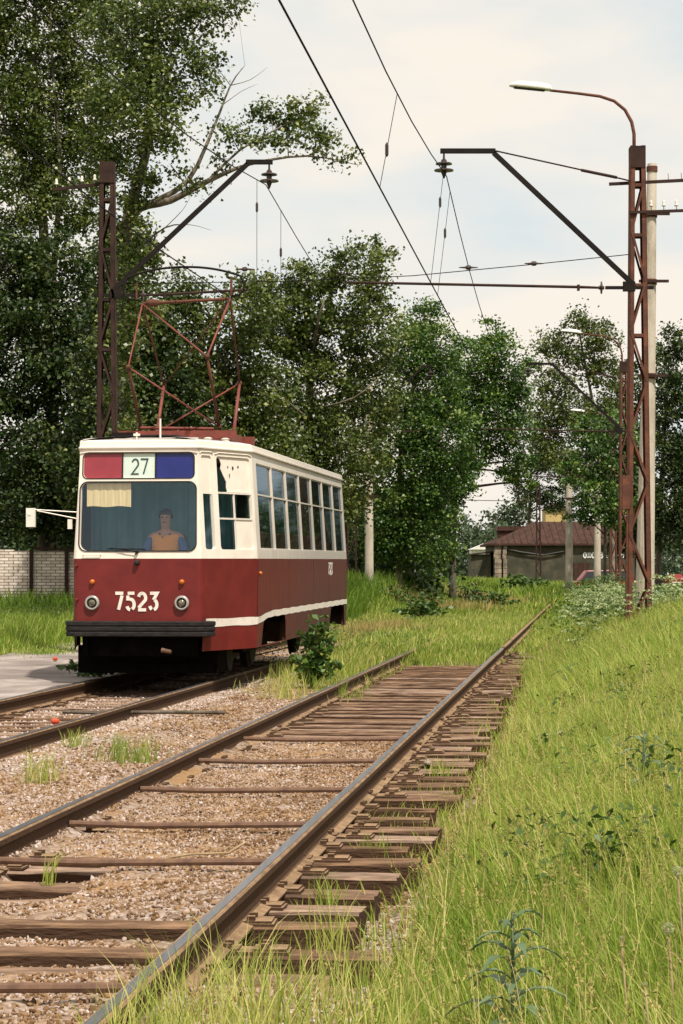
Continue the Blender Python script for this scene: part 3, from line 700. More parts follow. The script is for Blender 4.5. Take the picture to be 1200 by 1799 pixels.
# front bumper wrapping the cab, dark apron below
def band(mb, s0, s1, z0, z1, off0, off1, n=14, grooves=3):
    ss = sorted(set([s0 + (s1 - s0) * i / n for i in range(n + 1)] + [x + k * TOT for k in (-1, 0, 1) for x in S if s0 < x + k * TOT < s1]))
    prof = [(off0, z0)]
    for g in range(grooves):
        a = z0 + (z1 - z0) * g / grooves; b = z0 + (z1 - z0) * (g + 1) / grooves
        prof += [(off1 - .012, a + .004), (off1, a + .016), (off1, b - .012), (off1 - .012, b - .002)]
    prof += [(off0, z1)]
    m = len(prof); vs = [wall(s_, z, o_) for s_ in ss for (o_, z) in prof]
    fs = [(i * m + k, (i + 1) * m + k, (i + 1) * m + k + 1, i * m + k + 1) for i in range(len(ss) - 1) for k in range(m - 1)]
    fs += [tuple(range(m)), tuple((len(ss) - 1) * m + k for k in range(m - 1, -1, -1))]
    mb.add(vs, fs)
mb = MB(); band(mb, -st_(.10), st_(.10), .58, .775, .005, .10); mb.build('bumper', M['black'], tram)
mb = MB(); band(mb, TOT / 2 - .95, TOT / 2 + .95, .58, .775, .005, .08); mb.build('bumper', M['black'], tram)
mb = MB(); pane(mb, -st_(.02), st_(.02), .33, .62, -.16); mb.build('apron', M['under'], tram, fix=False)
MB().box((0, 1.0, .27), (1.8, .7, .34)).box((0, .7, .16), (1.7, .2, .12)).build('shade_guard_box', M['under'], tram)  # dark box added to stand in for the black shade under the cab
mb = MB(); mb.tube([(.33, -.1, .42), (.45, -.12, .40)], [.03, .022], 8); mb.build('coupling_pin', M['rod'], tram)
# floor, underframe, bogies
mb = MB()
inset = [Vector(((plan[i] - nrm[i] * .05).x, (plan[i] - nrm[i] * .05).y)) for i in range(NP)]
mb.prism([(p.x, p.y) for p in inset], .80, .90, lambda u, v, z_: Vector((u, v, z_))); mb.build('floor', M['under'], tram)
mb = MB().box((0, 6.6, .58), (1.7, 3.2, .36)).box((0, 1.0, .62), (1.3, .9, .3)).box((0, 12, .62), (1.5, .8, .3)).box((0, 6.5, .74), (1.0, 11, .1)); mb.build('underframe_box', M['under'], tram)
for v in (2.85, 9.6):
    bg_ = MB().box((-.98, v, .42), (.12, 2.3, .2)).box((.98, v, .42), (.12, 2.3, .2)).box((0, v, .48), (1.9, .5, .22)).box((0, v - .95, .40), (1.6, .12, .12)).box((0, v + .95, .40), (1.6, .12, .12))
    b_ = bg_.build('bogie', M['under'], tram)
    for sx in (-1, 1):
        for dy in (-.97, .97):
            prof = [(.05, -.07), (.30, -.065), (.32, -.03), (.345, -.02), (.345, .05), (.37, .055), (.37, .07), (.05, .07)]
            wv = MB().lathe((0, 0, 0), [(r_, h_ * -sx) for r_, h_ in prof], 28, 'x').build('wheel', M['blacksteel'], b_); wv.location = (sx * (G + .03), v + dy, .375)
mb = MB(); mb.tube([(-.7, 1.5, .55), (-.7, 11, .55)], .03, 6); mb.tube([(.9, 4.2, .45), (.9, 8.4, .45)], .035, 6); mb.box((.95, 5.2, .50), (.3, .8, .3)); mb.box((.95, 7.2, .52), (.3, 1.1, .26)); mb.build('brake_gear', M['rustdark'], tram)
mb = MB().box((.55, .95, .28), (.22, .5, .08)); mb.build('lifeguard_tray', M['rod'], tram)
# interior: floor, bulkhead, curtain, blind, desk, driver seat, seats
MB().box((0, 6.4, .92), (2.3, 9.6, .03)).build('saloon_floor', M['seat'], tram)
def curtain(name, x0, x1, z0, z1, y, m, amp=.03, k=26, par=None, bot=0):
    mb = MB(); n = 90; vs = []
    for i in range(n + 1):
        x = x0 + (x1 - x0) * i / n
        yy = y + amp * math.sin(k * x) + amp * .5 * math.sin(2.3 * k * x + 1)
        vs += [(x, yy, z0 + bot * math.sin(x * 19)), (x, yy * 1.0, z1)]
    mb.add(vs, [(2 * i, 2 * i + 2, 2 * i + 3, 2 * i + 1) for i in range(n)])
    return mb.build(name, m, par or tram, fix=False)
curtain('cab_curtain', -.95, 1.0, 1.45, 2.75, 1.55, M['curtain'])
curtain('sun_blind', -.66, -.10, 2.20, 2.49, .10, M['blind'], .003, 60, bot=.006)
MB().box((0, .28, 1.52), (1.5, .42, .10)).box((0, .16, 1.58), (1.4, .12, .05)).box((-.2, .3, 1.60), (.16, .1, .08)).build('driver_desk', M['blacksteel'], tram, bevel=.01)
MB().box((0, 1.62, 1.85), (2.2, .03, 1.9)).build('bulkhead', M['dark'], tram)
MB().box((.20, .92, 1.32), (.46, .44, .10)).box((.20, 1.13, 1.60), (.42, .08, .52)).box((.20, .92, 1.10), (.1, .1, .36)).build('driver_seat', M['seat'], tram, bevel=.03)
stm = MB()
for i in range(8):
    for sx in (-1, 1):
        y = 2.6 + 1.15 * i; stm2 = MB().box((sx * .80, y, 1.30), (.72, .42, .08)).box((sx * .80, y + .22, 1.62), (.72, .06, .60)).box((sx * .8, y, 1.1), (.5, .06, .36))
        stm2.build('passenger_seat', M['seat'], tram, bevel=.02)
mb = MB()
for sx in (-1, 1): mb.tube([(sx * .5, 2, 2.75), (sx * .5, 11.5, 2.75)], .016, 6)
for i in range(7):
    mb.tube([(-.5 if i % 2 else .5, 2.4 + 1.4 * i, .9), (-.5 if i % 2 else .5, 2.4 + 1.4 * i, 2.76)], .016, 6)
mb.build('handrail', M['chrome'], tram)
MB().box((0, 6.8, 2.90), (2.2, 10, .02)).build('ceiling_panel', M['roof'], tram)
# cab side glazing (both sides)
for sg in (1, -1):
    f = (lambda s_: s_) if sg > 0 else (lambda s_: -s_)
    def pn(mb, a, b, c, d, off): pane(mb, *(sorted((f(a), f(b)))), c, d, off)
    mb = MB(); pn(mb, st_(.055), st_(.235), 1.665, 2.36, -.03); mb.build('quarter_window', M['glassw'], tram, fix=False)
    mb = MB(); pn(mb, st_(.055), st_(.235), 2.36, 2.84, -.02); mb.build('quarter_panel', M['white'], tram, fix=False)
    A0, A1 = st_(.33), st_(.955); AM = (A0 + A1) / 2
    # upper plywood panel, broken away at its left edge
    mb = MB(); rag = [(A0 + .04, 2.84), (A0 + .12, 2.80), (A0 + .15, 2.74), (A0 + .13, 2.68), (A0 + .17, 2.62), (A0 + .22, 2.56), (A0 + .25, 2.52), (A0 + .245, 2.44), (A0 + .26, 2.40), (A0 + .24, 2.395)]
    if sg < 0: rag = [(A0, 2.84), (A0, 2.395)]
    pts = rag + [(A1, 2.395), (A1, 2.84)]
    vs = [wall(f(a), z, -.022) for a, z in pts] + [wall(f(a), z, -.030) for a, z in pts]; n = len(pts)
    mb.add(vs, [tuple(range(n)), tuple(range(2 * n - 1, n - 1, -1))] + [(i, (i + 1) % n, (i + 1) % n + n, i + n) for i in range(n)])
    cw_ = mb.build('broken_panel', M['white'], tram)
    if sg > 0:
        mb = MB()
        for (a, z, w_, h_) in ((.42, 2.70, .035, .045), (.55, 2.72, .03, .03), (.30, 2.71, .02, .03), (.33, 2.60, .018, .05)):
            q = [(A0 + a + w_ * math.cos(t_) * (1 + .3 * math.sin(3 * t_)) * .6, z + h_ * math.sin(t_) * .6) for t_ in np.linspace(0, 5.6, 8)]
            mb.add([wall(p, z_, -.019) for p, z_ in q], [tuple(range(len(q)))])
        mb.build('panel_hole', M['dark'], cw_, fix=False)
    fr = MB()
    for z_ in (2.38, 2.055): fr.bar(wall(f(A0), z_, -.022), wall(f(A1), z_, -.022), .03, .022)
    fr.bar(wall(f(AM), 1.665, -.022), wall(f(AM), 2.38, -.022), .024, .022)
    wf = fr.build('window_bar', M['whitew'], tram)
    mb = MB(); pn(mb, A0, A1, 2.055, 2.38, -.035); pn(mb, A0, AM + .02, 1.665, 2.055, -.035); mb.build('cab_window', M['glasss'], tram, fix=False)
    mb = MB(); pn(mb, AM + .012, A1, 1.665, 2.055, -.020); mb.build('blanking_panel', M['white'], tram, fix=False)
# saloon windows
for h in side_holes + [mir(h) for h in side_holes]:
    a, b = h[0], h[1]
    fr = MB(); fr.bar(wall(a, 2.39, -.018), wall(b, 2.39, -.018), .026, .02)
    for (p, q, c, d) in ((a, b, h[2] + .008, h[2] + .008), (a, b, h[3] - .008, h[3] - .008)): fr.bar(wall(p, c, -.02), wall(q, d, -.02), .016, .016)
    for x in (a + .01, b - .01): fr.bar(wall(x, h[2], -.02), wall(x, h[3], -.02), .018, .016)
    wf = fr.build('saloon_window', M['whitew'], tram)
    mb = MB(); pane(mb, a, b, h[2], h[3], -.03); mb.build('pane', M['glasss'], wf, fix=False)
mb = MB(); mb.bar(wall(sS0 + 8.05, 2.35, -.10), wall(sS0 + 9.0, 1.70, -.10), .03, .02); mb.build('loose_strut', M['whitew'], tram)
mb = MB(); pane(mb, TOT / 2 - .7, TOT / 2 + .7, 1.7, 2.6, -.03); mb.build('rear_window', M['glasss'], tram, fix=False)
# mirror
mr = MB(); mr.tube([wall(-.80, 2.13, .01), (-1.28, -.12, 2.16)], .008, 6).tube([wall(-.80, 2.05, .01), (-1.24, -.12, 2.145)], .008, 6).box((-.86, .03, 1.98), (.05, .05, .12))
m_ = mr.build('mirror_arm', M['white'], tram)
MB().box((-1.32, -.12, 2.06), (.115, .05, .235)).box((-1.335, -.148, 2.10), (.04, .006, .03)).build('mirror', M['lampwhite'], m_, bevel=.012)
# clutter on the roof
RZ = TOPZ + .14
mb = MB().tube([(-.55, .35, RZ - .01), (-.1, .30, RZ + .02), (.35, .55, RZ + .03), (.6, .9, RZ)], .02, 6).box((.0, .75, RZ + .02), (.9, .08, .04)).box((-.35, .9, RZ + .05), (.3, .25, .09)); mb.build('roof_cable', M['blacksteel'], tram)
MB().tube([(.22, .35, RZ - .02), (.22, .35, RZ + .24)], .012, 6).build('roof_stub', M['white'], tram)
MB().tube([(-.05, .2, RZ - .06), (-.05, .2, RZ + .06)], .012, 6).box((-.05, .2, RZ + .03), (.08, .03, .03)).build('roof_stub', M['white'], tram)
# pantograph
pv0, pv1 = 2.55, 3.75
pz = 3.30
base = MB()
for y in (2.35, 3.95): base.box((0.05, y, 3.22), (1.62, .09, .11))
for x in (-.62, .68): base.box((x, 3.15, 3.22), (.08, 1.6, .10))
base.tube([(-.45, 2.38, 3.32), (.55, 2.38, 3.30)], .02, 8)
pb = base.build('pantograph_base', M['redlead'], tram)
for (x, y) in ((-.66, 2.3), (.72, 2.3), (-.66, 4.0), (.72, 4.0), (.52, 2.1)):
    prof = [(.035, 0), (.05, .01), (.07, .04), (.045, .055), (.07, .08), (.045, .095), (.062, .115), (.03, .13)]
    MB().lathe((x, y, 3.04), prof, 14).build('post_insulator', M['porc'] if y < 2.3 or x > 0 else M['insul'], pb)
tb = MB(); rr = .0145
FA = [(-.50, 2.62, 3.34), (.58, 2.62, 3.34)]; FB = [(-.50, 3.75, 3.34), (.60, 3.75, 3.36)]
KA = [(-.50, 1.80, 4.09), (.56, 1.80, 4.22)]; KB = [(-.55, 4.50, 4.06), (.56, 4.50, 4.08)]
TP = [(-.57, 3.05, 5.08), (.66, 3.05, 5.13)]
for i in (0, 1): tb.tube([FB[i], KB[i]], [.026, .02], 8)
tb.tube([KA[0], TP[0]], rr * .8, 8); tb.tube([KA[1], TP[1]], rr, 8)
tb.tube([TP[0], KA[1]], rr * .8, 8)
tb.tube([KA[0], FA[1]], rr * .8, 8); tb.tube([FB[0], KB[1]], rr * .8, 8)
arms = tb.build('pantograph_arm', M['redlead'], tram, smooth=True)
tb = MB()
for i in (0, 1): tb.tube([FA[i], KA[i]], [.024, .018], 8); tb.tube([KB[i], TP[i]], rr, 8)
tb.tube([KB[0], TP[1]], rr * .75, 8)
for p in KA + KB + FA + FB: tb.lathe(p, [(.03, -.03), (.036, 0), (.03, .03)], 8, 'x')
tb.build('pantograph_arm', M['rust'], tram, smooth=True)
tb = MB().tube([TP[0], TP[1]], .022, 8).tube([(-.62, 2.9, 5.12), (-.62, 2.9, 5.35)], .014, 6).tube([(.70, 2.9, 5.15), (.70, 2.9, 5.42)], .016, 6)
tb.lathe((-.42, 3.05, 5.09), [(.03, -.1), (.05, -.05), (.05, .05), (.03, .1)], 10, 'x')
bow = []
for i in range(41):
    t_ = -1 + 2 * i / 40
    bow.append((.04 + t_ * .80, 2.9, 5.56 - .14 * abs(t_) ** 2.2))
le = [(.84 - .0, 2.9, 5.40), (.885, 2.9, 5.31), (.87, 2.9, 5.22), (.80, 2.9, 5.16), (.70, 2.9, 5.15)]
li = [(-2 * 0 + .08 - x, y, z - .03) for x, y, z in le][::-1]
tb2 = MB().tube(li + bow + le, .016, 8)
head = tb.build('pantograph_head', M['rust'], tram); tb2.build('contact_bow', M['blacksteel'], head, smooth=True)

# ---- the driver: one continuous skinned body, hair and vest as children
def skinned(name, nodes, edges, m, parent, root=0, sub=2):
    me = bpy.data.meshes.new(name); me.from_pydata([n[:3] for n in nodes], edges, []); o = bpy.data.objects.new(name, me); COL.objects.link(o)
    o.modifiers.new('skin', 'SKIN'); me.skin_vertices  # noqa
    for i, n in enumerate(nodes):
        r = n[3]; r2 = n[4] if len(n) > 4 else r
        me.skin_vertices[0].data[i].radius = (r, r2); me.skin_vertices[0].data[i].use_root = (i == root)
    sb = o.modifiers.new('sub', 'SUBSURF'); sb.levels = sub; sb.render_levels = sub
    me.materials.append(m); o.parent = parent
    return o
drv = empty('person', tram.matrix_basis @ Vector((.20, .84, 1.42)), tram.rotation_euler.z)
tag(drv, 'tram driver in an orange vest and blue shirt seated behind the windscreen', 'person')
nodes = [(0, 0, 0, .15, .12), (0, .0, .18, .14, .10), (0, .01, .36, .17, .10), (0, .0, .44, .10, .08), (0, -.01, .50, .055, .055), (0, -.02, .56, .07, .075), (0, -.035, .64, .078, .092), (0, -.03, .71, .070, .085), (0, -.03, .755, .035, .04)]
edges = [(0, 1), (1, 2), (2, 3), (3, 4), (4, 5), (5, 6), (6, 7), (7, 8)]
for sx in (-1, 1):
    b = len(nodes)
    nodes += [(sx * .19, 0, .41, .058), (sx * .25, -.07, .24, .046), (sx * .27, -.16, .14, .040), (sx * .21, -.34, .13, .032), (sx * .18, -.43, .15, .024, .02), (sx * .17, -.49, .155, .030, .016)]
    edges += [(3, b), (b, b + 1), (b + 1, b + 2), (b + 2, b + 3), (b + 3, b + 4), (b + 4, b + 5)]
    h = b + 5
    for k, (dx, ln) in enumerate(((-.03, .055), (-.010, .07), (.010, .068), (.028, .052))):
        c = len(nodes); nodes += [(sx * .17 + dx, -.53, .155, .0095), (sx * .17 + dx * 1.1, -.53 - ln * .5, .145, .0085), (sx * .17 + dx * 1.1, -.53 - ln * .7, .12, .0075)]
        edges += [(h, c), (c, c + 1), (c + 1, c + 2)]
    c = len(nodes); nodes += [(sx * .17 - sx * .045, -.475, .145, .010), (sx * .17 - sx * .062, -.51, .135, .0085)]; edges += [(b + 4, c), (c, c + 1)]
    c = len(nodes); nodes += [(sx * .10, -.08, -.02, .085), (sx * .13, -.42, .00, .065), (sx * .13, -.44, -.30, .05), (sx * .13, -.56, -.36, .035)]
    edges += [(0, c), (c, c + 1), (c + 1, c + 2), (c + 2, c + 3)]
body = skinned('body', nodes, edges, M['skin'], drv)
# shirt sleeves and vest sit just outside the body
for sx in (-1, 1):
    skinned('sleeve', [(sx * .17, 0, .42, .066), (sx * .25, -.07, .24, .055), (sx * .27, -.16, .14, .050), (sx * .225, -.30, .13, .042)], [(0, 1), (1, 2), (2, 3)], M['blue'], drv)
mb = MB(); rings = []
for (z, rx, ry, oy) in ((-.02, .185, .15, 0), (.12, .18, .14, 0), (.26, .19, .135, 0), (.36, .21, .13, .0), (.43, .205, .11, 0), (.475, .12, .085, .0), (.485, .085, .075, 0)):
    rings.append([(rx * math.cos(a), oy + ry * math.sin(a) , z - (.07 * max(0, -math.sin(a)) ** 4 if z > .44 else 0)) for a in np.linspace(0, 2 * math.pi, 25)[:-1]])
vs = [p for q in rings for p in q]; mb.add(vs, [(k * 24 + i, k * 24 + (i + 1) % 24, (k + 1) * 24 + (i + 1) % 24, (k + 1) * 24 + i) for k in range(6) for i in range(24)])
mb.v = [(x * (1 + .025 * math.sin(z * 60 + x * 20)), y + .006 * math.sin(x * 55 + z * 30), z) for x, y, z in mb.v]
mb.build('vest', M['orange'], drv, smooth=True)
MB().tube([(-.075, -.085, .45), (0, -.115, .37), (.075, -.085, .45)], .014, 6).build('collar', M['blue'], drv, smooth=True)
hd = []
for i in range(9):
    ph = math.pi * .56 * i / 8
    hd.append([(.094 * math.sin(ph) * math.cos(a), -.020 + .108 * math.sin(ph) * math.sin(a) + .014, .665 + .112 * math.cos(ph) + (.045 if (math.sin(a) < -.25 and i > 5) else 0)) for a in np.linspace(0, 2 * math.pi, 21)[:-1]])
vs = [p for q in hd for p in q]; mb = MB(); mb.add(vs, [(k * 20 + i, k * 20 + (i + 1) % 20, (k + 1) * 20 + (i + 1) % 20, (k + 1) * 20 + i) for k in range(8) for i in range(20)])
mb.build('hair', M['hair'], drv, smooth=True)
mb = MB()
for sx in (-1, 1): mb.lathe((sx * .028, -.118, .655), [(.002, .0), (.011, .002), (.011, .008), (.003, .012)], 8, 'y')
mb.box((0, -.124, .592), (.045, .01, .008)); mb.build('eyes_and_mouth', M['hair'], drv)
MB().lathe((0, -.128, .618), [(.004, .03), (.012, .0), (.013, -.008), (.004, -.014)], 8, 'z').build('nose', M['skin'], drv, smooth=True)

# ================================================================== LATTICE MASTS
def mast(name_label, X, Y, z0, side=-1, wires=True, crossarm=True, lamp=True, group=None, full=True, arm=3.3, height=8.5, plate=False, mm='rust'):
    """side -1: bracket reaches to the left (towards -X), +1 to the right"""
    t = empty('lattice_mast', (X, Y, z0)); tag(t, name_label, 'lattice mast', group)
    H = height - z0
    wb, wt, dp = .40, .235, .28
    def xw(z): return (wb + (wt - wb) * z / H) / 2
    def leg(s_):
        mb = MB()
        for a, b, c, d in ((0, 0, .075, .012),):
            pass
        n = 10
        for q in range(n):
            z_a, z_b = H * q / n, H * (q + 1) / n
            xa, xb = s_ * xw(z_a), s_ * xw(z_b)
            # channel section: web outwards, flanges front and back
            for (ox, oy, wx, wy) in ((0, 0, .010, dp), (-s_ * .035, -dp / 2 + .005, .07, .010), (-s_ * .035, dp / 2 - .005, .07, .010)):
                hx, hy = wx / 2, wy / 2
                vs = [(xa + ox + i * hx, oy + j * hy, z_a) for i, j in ((-1, -1), (1, -1), (1, 1), (-1, 1))] + [(xb + ox + i * hx, oy + j * hy, z_b) for i, j in ((-1, -1), (1, -1), (1, 1), (-1, 1))]
                f = [(0, 1, 5, 4), (1, 2, 6, 5), (2, 3, 7, 6), (3, 0, 4, 7)]
                if q == n - 1: f.append((4, 5, 6, 7))
                mb.add(vs, f)
        return mb.build('mast_leg', M[mm], t)
    leg(-1); leg(1)
    lm = MB(); nb = 9; zs = [.15 + (H - .75) * i / nb for i in range(nb + 1)]
    for i in range(nb):
        za, zb = zs[i], zs[i + 1]; s_ = 1 if i % 2 else -1
        for oy in (-dp / 2 - .006, dp / 2 + .006):
            lm.bar((s_ * (xw(za) - .02), oy, za), (-s_ * (xw(zb) - .02), oy, zb), .038, .008, up=(0, 1, 0))
        if i > nb - 5:
            lm.box((0, 0, zb - .06), (2 * xw(zb) - .06, dp - .02, .055))
    lm.build('lattice_bracing', M[mm], t)
    MB().box((0, 0, H - .19), (wt + .012, dp + .03, .36)).build('cap_plate', M['rustdark'], t)
    zt = 6.12 - z0                                   # height of the steady tube
    ztop = 8.36 - z0
    x0 = side * xw(zt)
    # inclined bracket with its short horizontal tip
    br_ = MB(); kx = side * 2.41; kz = 8.38 - z0
    br_.bar((x0 * .8, -.1, zt + .08), (kx, -.1, kz), .085, .075); br_.bar((kx + side * -.03, -.1, kz + .03), (side * arm, -.1, kz + .03), .085, .075)
    br_.box((x0 * 1.1, -.1, zt + .02), (.2, .1, .16))
    bk = br_.build('bracket_arm', M['blacksteel'], t)
    if full: MB().tube([(kx, -.1, kz + .04), (side * .30, -.1, 7.95 - z0), (side * .1, -.1, 7.90 - z0)], .014, 6).tube([(side * .95, -.1, 8.09 - z0), (side * .35, -.1, 7.965 - z0)], .026, 8).build('tie_rod', M['rustdark'], t)
    st_ = MB(); st_.bar((-side * .25, -.1, zt), (side * .55, -.1, zt), .07, .05); s1 = st_.build('steady_bracket', M['blacksteel'], t)
    MB().lathe((side * .62, -.1, zt), [(.02, -.05), (.035, -.03), (.035, -.012), (.105, -.006), (.105, .012), (.035, .02), (.03, .05)], 16, 'x').build('insulator', M['insul'], s1)
    MB().tube([(side * .66, -.1, zt), (side * .95, -.1, zt + .01), (side * 4.86 if side < 0 else side * 2.4, -.1, zt + .09)], [.02, .024, .022], 8).box((side * 1.0, -.1, zt), (.04, .07, .10)).build('steady_tube', M['rustdark'], s1)
    # suspension insulator under the tip
    ip = [(.014, .10), (.02, 0), (.045, -.02), (.05, -.05), (.135, -.075), (.14, -.095), (.05, -.11), (.045, -.16), (.16, -.185), (.165, -.205), (.05, -.225), (.03, -.28), (.012, -.33)]
    MB().lathe((side * (arm - .06), -.1, kz - .10), ip, 18).build('suspension_insulator', M['insul'], bk)
    if crossarm:
        c = MB(); s_ = -side
        if not full:
            c.bar((-s_ * .1, .16, 8.10 - z0), (s_ * .95, .16, 7.98 - z0), .05, .05); ca = c.build('crossarm', M['rustdark'], t)
            for k in range(4): MB().lathe((s_ * (.24 + .22 * k), .16, 8.09 - z0 - .025 * k), [(.007, -.02), (.007, .05), (.035, .05), (.032, .07), (.018, .09), (.026, .12), (.014, .15), (.003, .155)], 10).build('pin_insulator', M['porc'], ca, smooth=True)
    if crossarm and full:
        c.bar((-s_ * .45, .16, 7.90 - z0), (s_ * 1.9, .16, 8.02 - z0), .05, .05); c.bar((-s_ * .16, -.16, 7.37 - z0), (s_ * 1.9, -.16, 7.44 - z0), .05, .045)
        ca = c.build('crossarm', M['rustdark'], t)
        for k in range(8):
            x = s_ * (.21 + .21 * k)
            if k < 7: MB().lathe((x + s_ * .0, -.16, 7.42 - z0 + .004 * k), [(.007, -.02), (.007, .05), (.035, .05), (.032, .07), (.018, .09), (.026, .12), (.014, .15), (.003, .155)], 10).build('pin_insulator', M['porc'], ca, smooth=True)
            MB().tube([(s_ * (.55 + .22 * k), .16, 7.96 - z0 + .01 * k), (s_ * (.54 + .22 * k), .16, 8.08 - z0 + .01 * k)], .005, 5).build('pin', M['rustdark'], ca)
    if lamp:
        zl_ = H
        pts = [(side * .05, 0, zl_ - .3), (side * .05, 0, zl_ + .22), (side * .09, 0, zl_ + .42), (side * .20, 0, zl_ + .62), (side * .38, 0, zl_ + .77), (side * .62, 0, zl_ + .85), (side * 1.0, 0, zl_ + .90), (side * 1.46, 0, zl_ + .95)]
        la = MB().tube(pts, [.03, .03, .03, .028, .027, .026, .024, .022], 10).build('lamp_arm', M['rust'], t, smooth=True)
        lh = MB(); prof = []
        secs = [(1.42, .035, .03), (1.45, .08, .085), (1.6, .105, .115), (1.95, .11, .11), (2.08, .085, .07), (2.14, .03, .02)]
        vs = []
        for (x, wy, hz) in secs:
            zc = zl_ + .955 + (x - 1.46) * .10
            for k in range(12):
                a = 2 * math.pi * k / 12; vs.append((side * x, wy * math.cos(a), zc + (hz * math.sin(a) if math.sin(a) > 0 else hz * .15 * math.sin(a))))
        m_ = len(secs); lh.add(vs, [(i * 12 + k, i * 12 + (k + 1) % 12, (i + 1) * 12 + (k + 1) % 12, (i + 1) * 12 + k) for i in range(m_ - 1) for k in range(12)] + [tuple(range(12)), tuple((m_ - 1) * 12 + k for k in range(11, -1, -1))])
        lho = lh.build('lamp_head', M['lampwhite'], la, smooth=True)
        MB().box((side * 1.80, 0, zl_ + .975), (.52, .13, .025), Matrix.Rotation(-side * .10, 3, 'Y')).build('lamp_lens', M['dark'], lho, bevel=.01)
    if plate:
        MB().box((-.225, -.16, 2.70 - z0), (.13, .05, .56)).build('switch_box', M['rust'], t, bevel=.008)
        MB().tube([(-.205, -.16, 2.45 - z0), (-.235, -.16, 0)], .018, 6).build('conduit', M['rust'], t)
    return t
mast('tall rusty lattice mast with curved lamp arm in the foreground, beside the concrete pole', 4.95, 37, .2, -1, plate=True, group='lattice masts beside the track')
mast('second rusty lattice mast seen just left of the foreground mast', 9.55, 75, .1, -1, crossarm=False, group='lattice masts beside the track', arm=3.3)
mast('third lattice mast deep in the foliage behind the second one', 13.7, 112, .1, -1, crossarm=False, group='lattice masts beside the track')
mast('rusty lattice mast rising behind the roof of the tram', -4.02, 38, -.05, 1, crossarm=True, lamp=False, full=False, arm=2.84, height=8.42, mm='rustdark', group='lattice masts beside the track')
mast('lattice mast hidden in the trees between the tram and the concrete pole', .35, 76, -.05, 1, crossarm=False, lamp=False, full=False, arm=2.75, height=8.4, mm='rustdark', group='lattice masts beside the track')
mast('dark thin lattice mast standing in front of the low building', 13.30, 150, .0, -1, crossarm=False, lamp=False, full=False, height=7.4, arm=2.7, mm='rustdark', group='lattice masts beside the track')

def pole(label, px, Y, ztop, z0, r0, r1, lean_=0, bands=(), group=None, lamp=False):
    X = (px - 600) / F * Y
    o = empty('concrete_pole', (X, Y, z0)); tag(o, label, 'concrete pole', group)
    H = ztop - z0; n = 14
    MB().tube([(lean_ * i / n, 0, H * i / n) for i in range(n + 1)], [r0 + (r1 - r0) * i / n for i in range(n + 1)], 16).build('shaft', M['concrete'], o, smooth=False)
    for z in bands:
        t = (z - z0) / H; r = r0 + (r1 - r0) * t
        MB().lathe((lean_ * t, 0, z - z0), [(r + .004, -.05), (r + .018, -.05), (r + .018, .05), (r + .004, .05)], 16).build('iron_band', M['rust'], o)
        if t < .97: MB().box((lean_ * t + .05, -r - .03, z - z0), (.55, .05, .05)).build('band_bracket', M['rustdark'], o)
    return o
pole('tapered concrete pole with rusty iron bands close behind the foreground mast', 1131, 41, 8.95, .2, .185, .085, .18, (8.85, 8.0, 6.75, 5.0), 'concrete poles')
pole('pale concrete pole standing in the grass to the right of the tram', 649, 74, 7.6, 0, .15, .125, -.03, (5.6, 3.9, ), 'concrete poles')
pole('slim concrete pole in front of the low building with a red roof', 1000, 128, 8.3, 0, .23, .17, 0, (6.9, 5.6, 4.6), 'concrete poles')
pole('concrete pole half hidden by foliage, left of the second mast', 1049, 112, 8.0, 0, .19, .13, .05, (5.8,), 'concrete poles')

# ================================================================== WIRES
def wire(label, pts, r, name='overhead_wire', group='overhead wires', m='wire', cat='overhead wire'):
    o = MB().tube(pts, r, 5).build(name, M[m], smooth=True); tag(o, label, cat, group); return o
def sag(X, zs, Y0, span, drop, a, b, n=40):
    out = []
    for i in range(n + 1):
        Y = a + (b - a) * i / n; u = ((Y - Y0) / span) % 1.0
        out.append((X(Y), Y, zs - 4 * drop * u * (1 - u)))
    return out
XA = lambda Y: 1.54 + .11 * (Y - 37)
wire('contact wire over the near track, thickest line crossing the sky', [(XA(Y), Y, 6.13) for Y in range(2, 160, 4)], .011)
XB = lambda Y: 1.755 + .11 * (Y - 37)
wire('sagging messenger wire hanging from the insulator of the foreground mast', sag(XB, 8.02, 37, 37.6, .95, -0.6, 150), .009)
XC = lambda Y: -5.64 + .115 * Y
wire('sagging messenger wire hanging above the tram roof', sag(XC, 8.02, 38, 37.6, .95, .4, 150), .009)
wire('contact wire touching the pantograph of the tram', [(XC(Y), Y, 5.53 + .012 * abs(Y - 27)) for Y in range(2, 150, 3)], .009)
wire('thin span wire strung between the two nearest masts', [(-3.9, 38, 6.33), (-1, 37.7, 6.33), (1.2, 37.5, 6.40), (3.2, 37.2, 6.55), (4.8, 37, 6.69)], .008)
mb = MB()
for (x, y, Y) in ((938, 463, 37.2), (823, 470, 37.3), (700, 477, 37.5)):
    p = P(x, y, Y); mb.lathe(p, [(.008, -.14), (.018, -.05), (.045, -.03), (.045, .03), (.018, .05), (.008, .14)], 10, 'x')
mb2 = mb
for k, (x, y, Y, lbl) in enumerate(((938, 463, 37.2, 'small strain insulator on the span wire near the foreground mast'), (823, 470, 37.3, 'small strain insulator in the middle of the span wire'), (430, 473, 37.9, 'small strain insulator on the span wire above the tram'))):
    p = P(x, y, Y); o = MB().lathe((0, 0, 0), [(.008, -.16), (.018, -.05), (.04, -.03), (.04, .03), (.018, .05), (.008, .16)], 10, 'x').build('strain_insulator', M['insul'], loc=p); tag(o, lbl, 'insulator', 'insulators on the span wire')
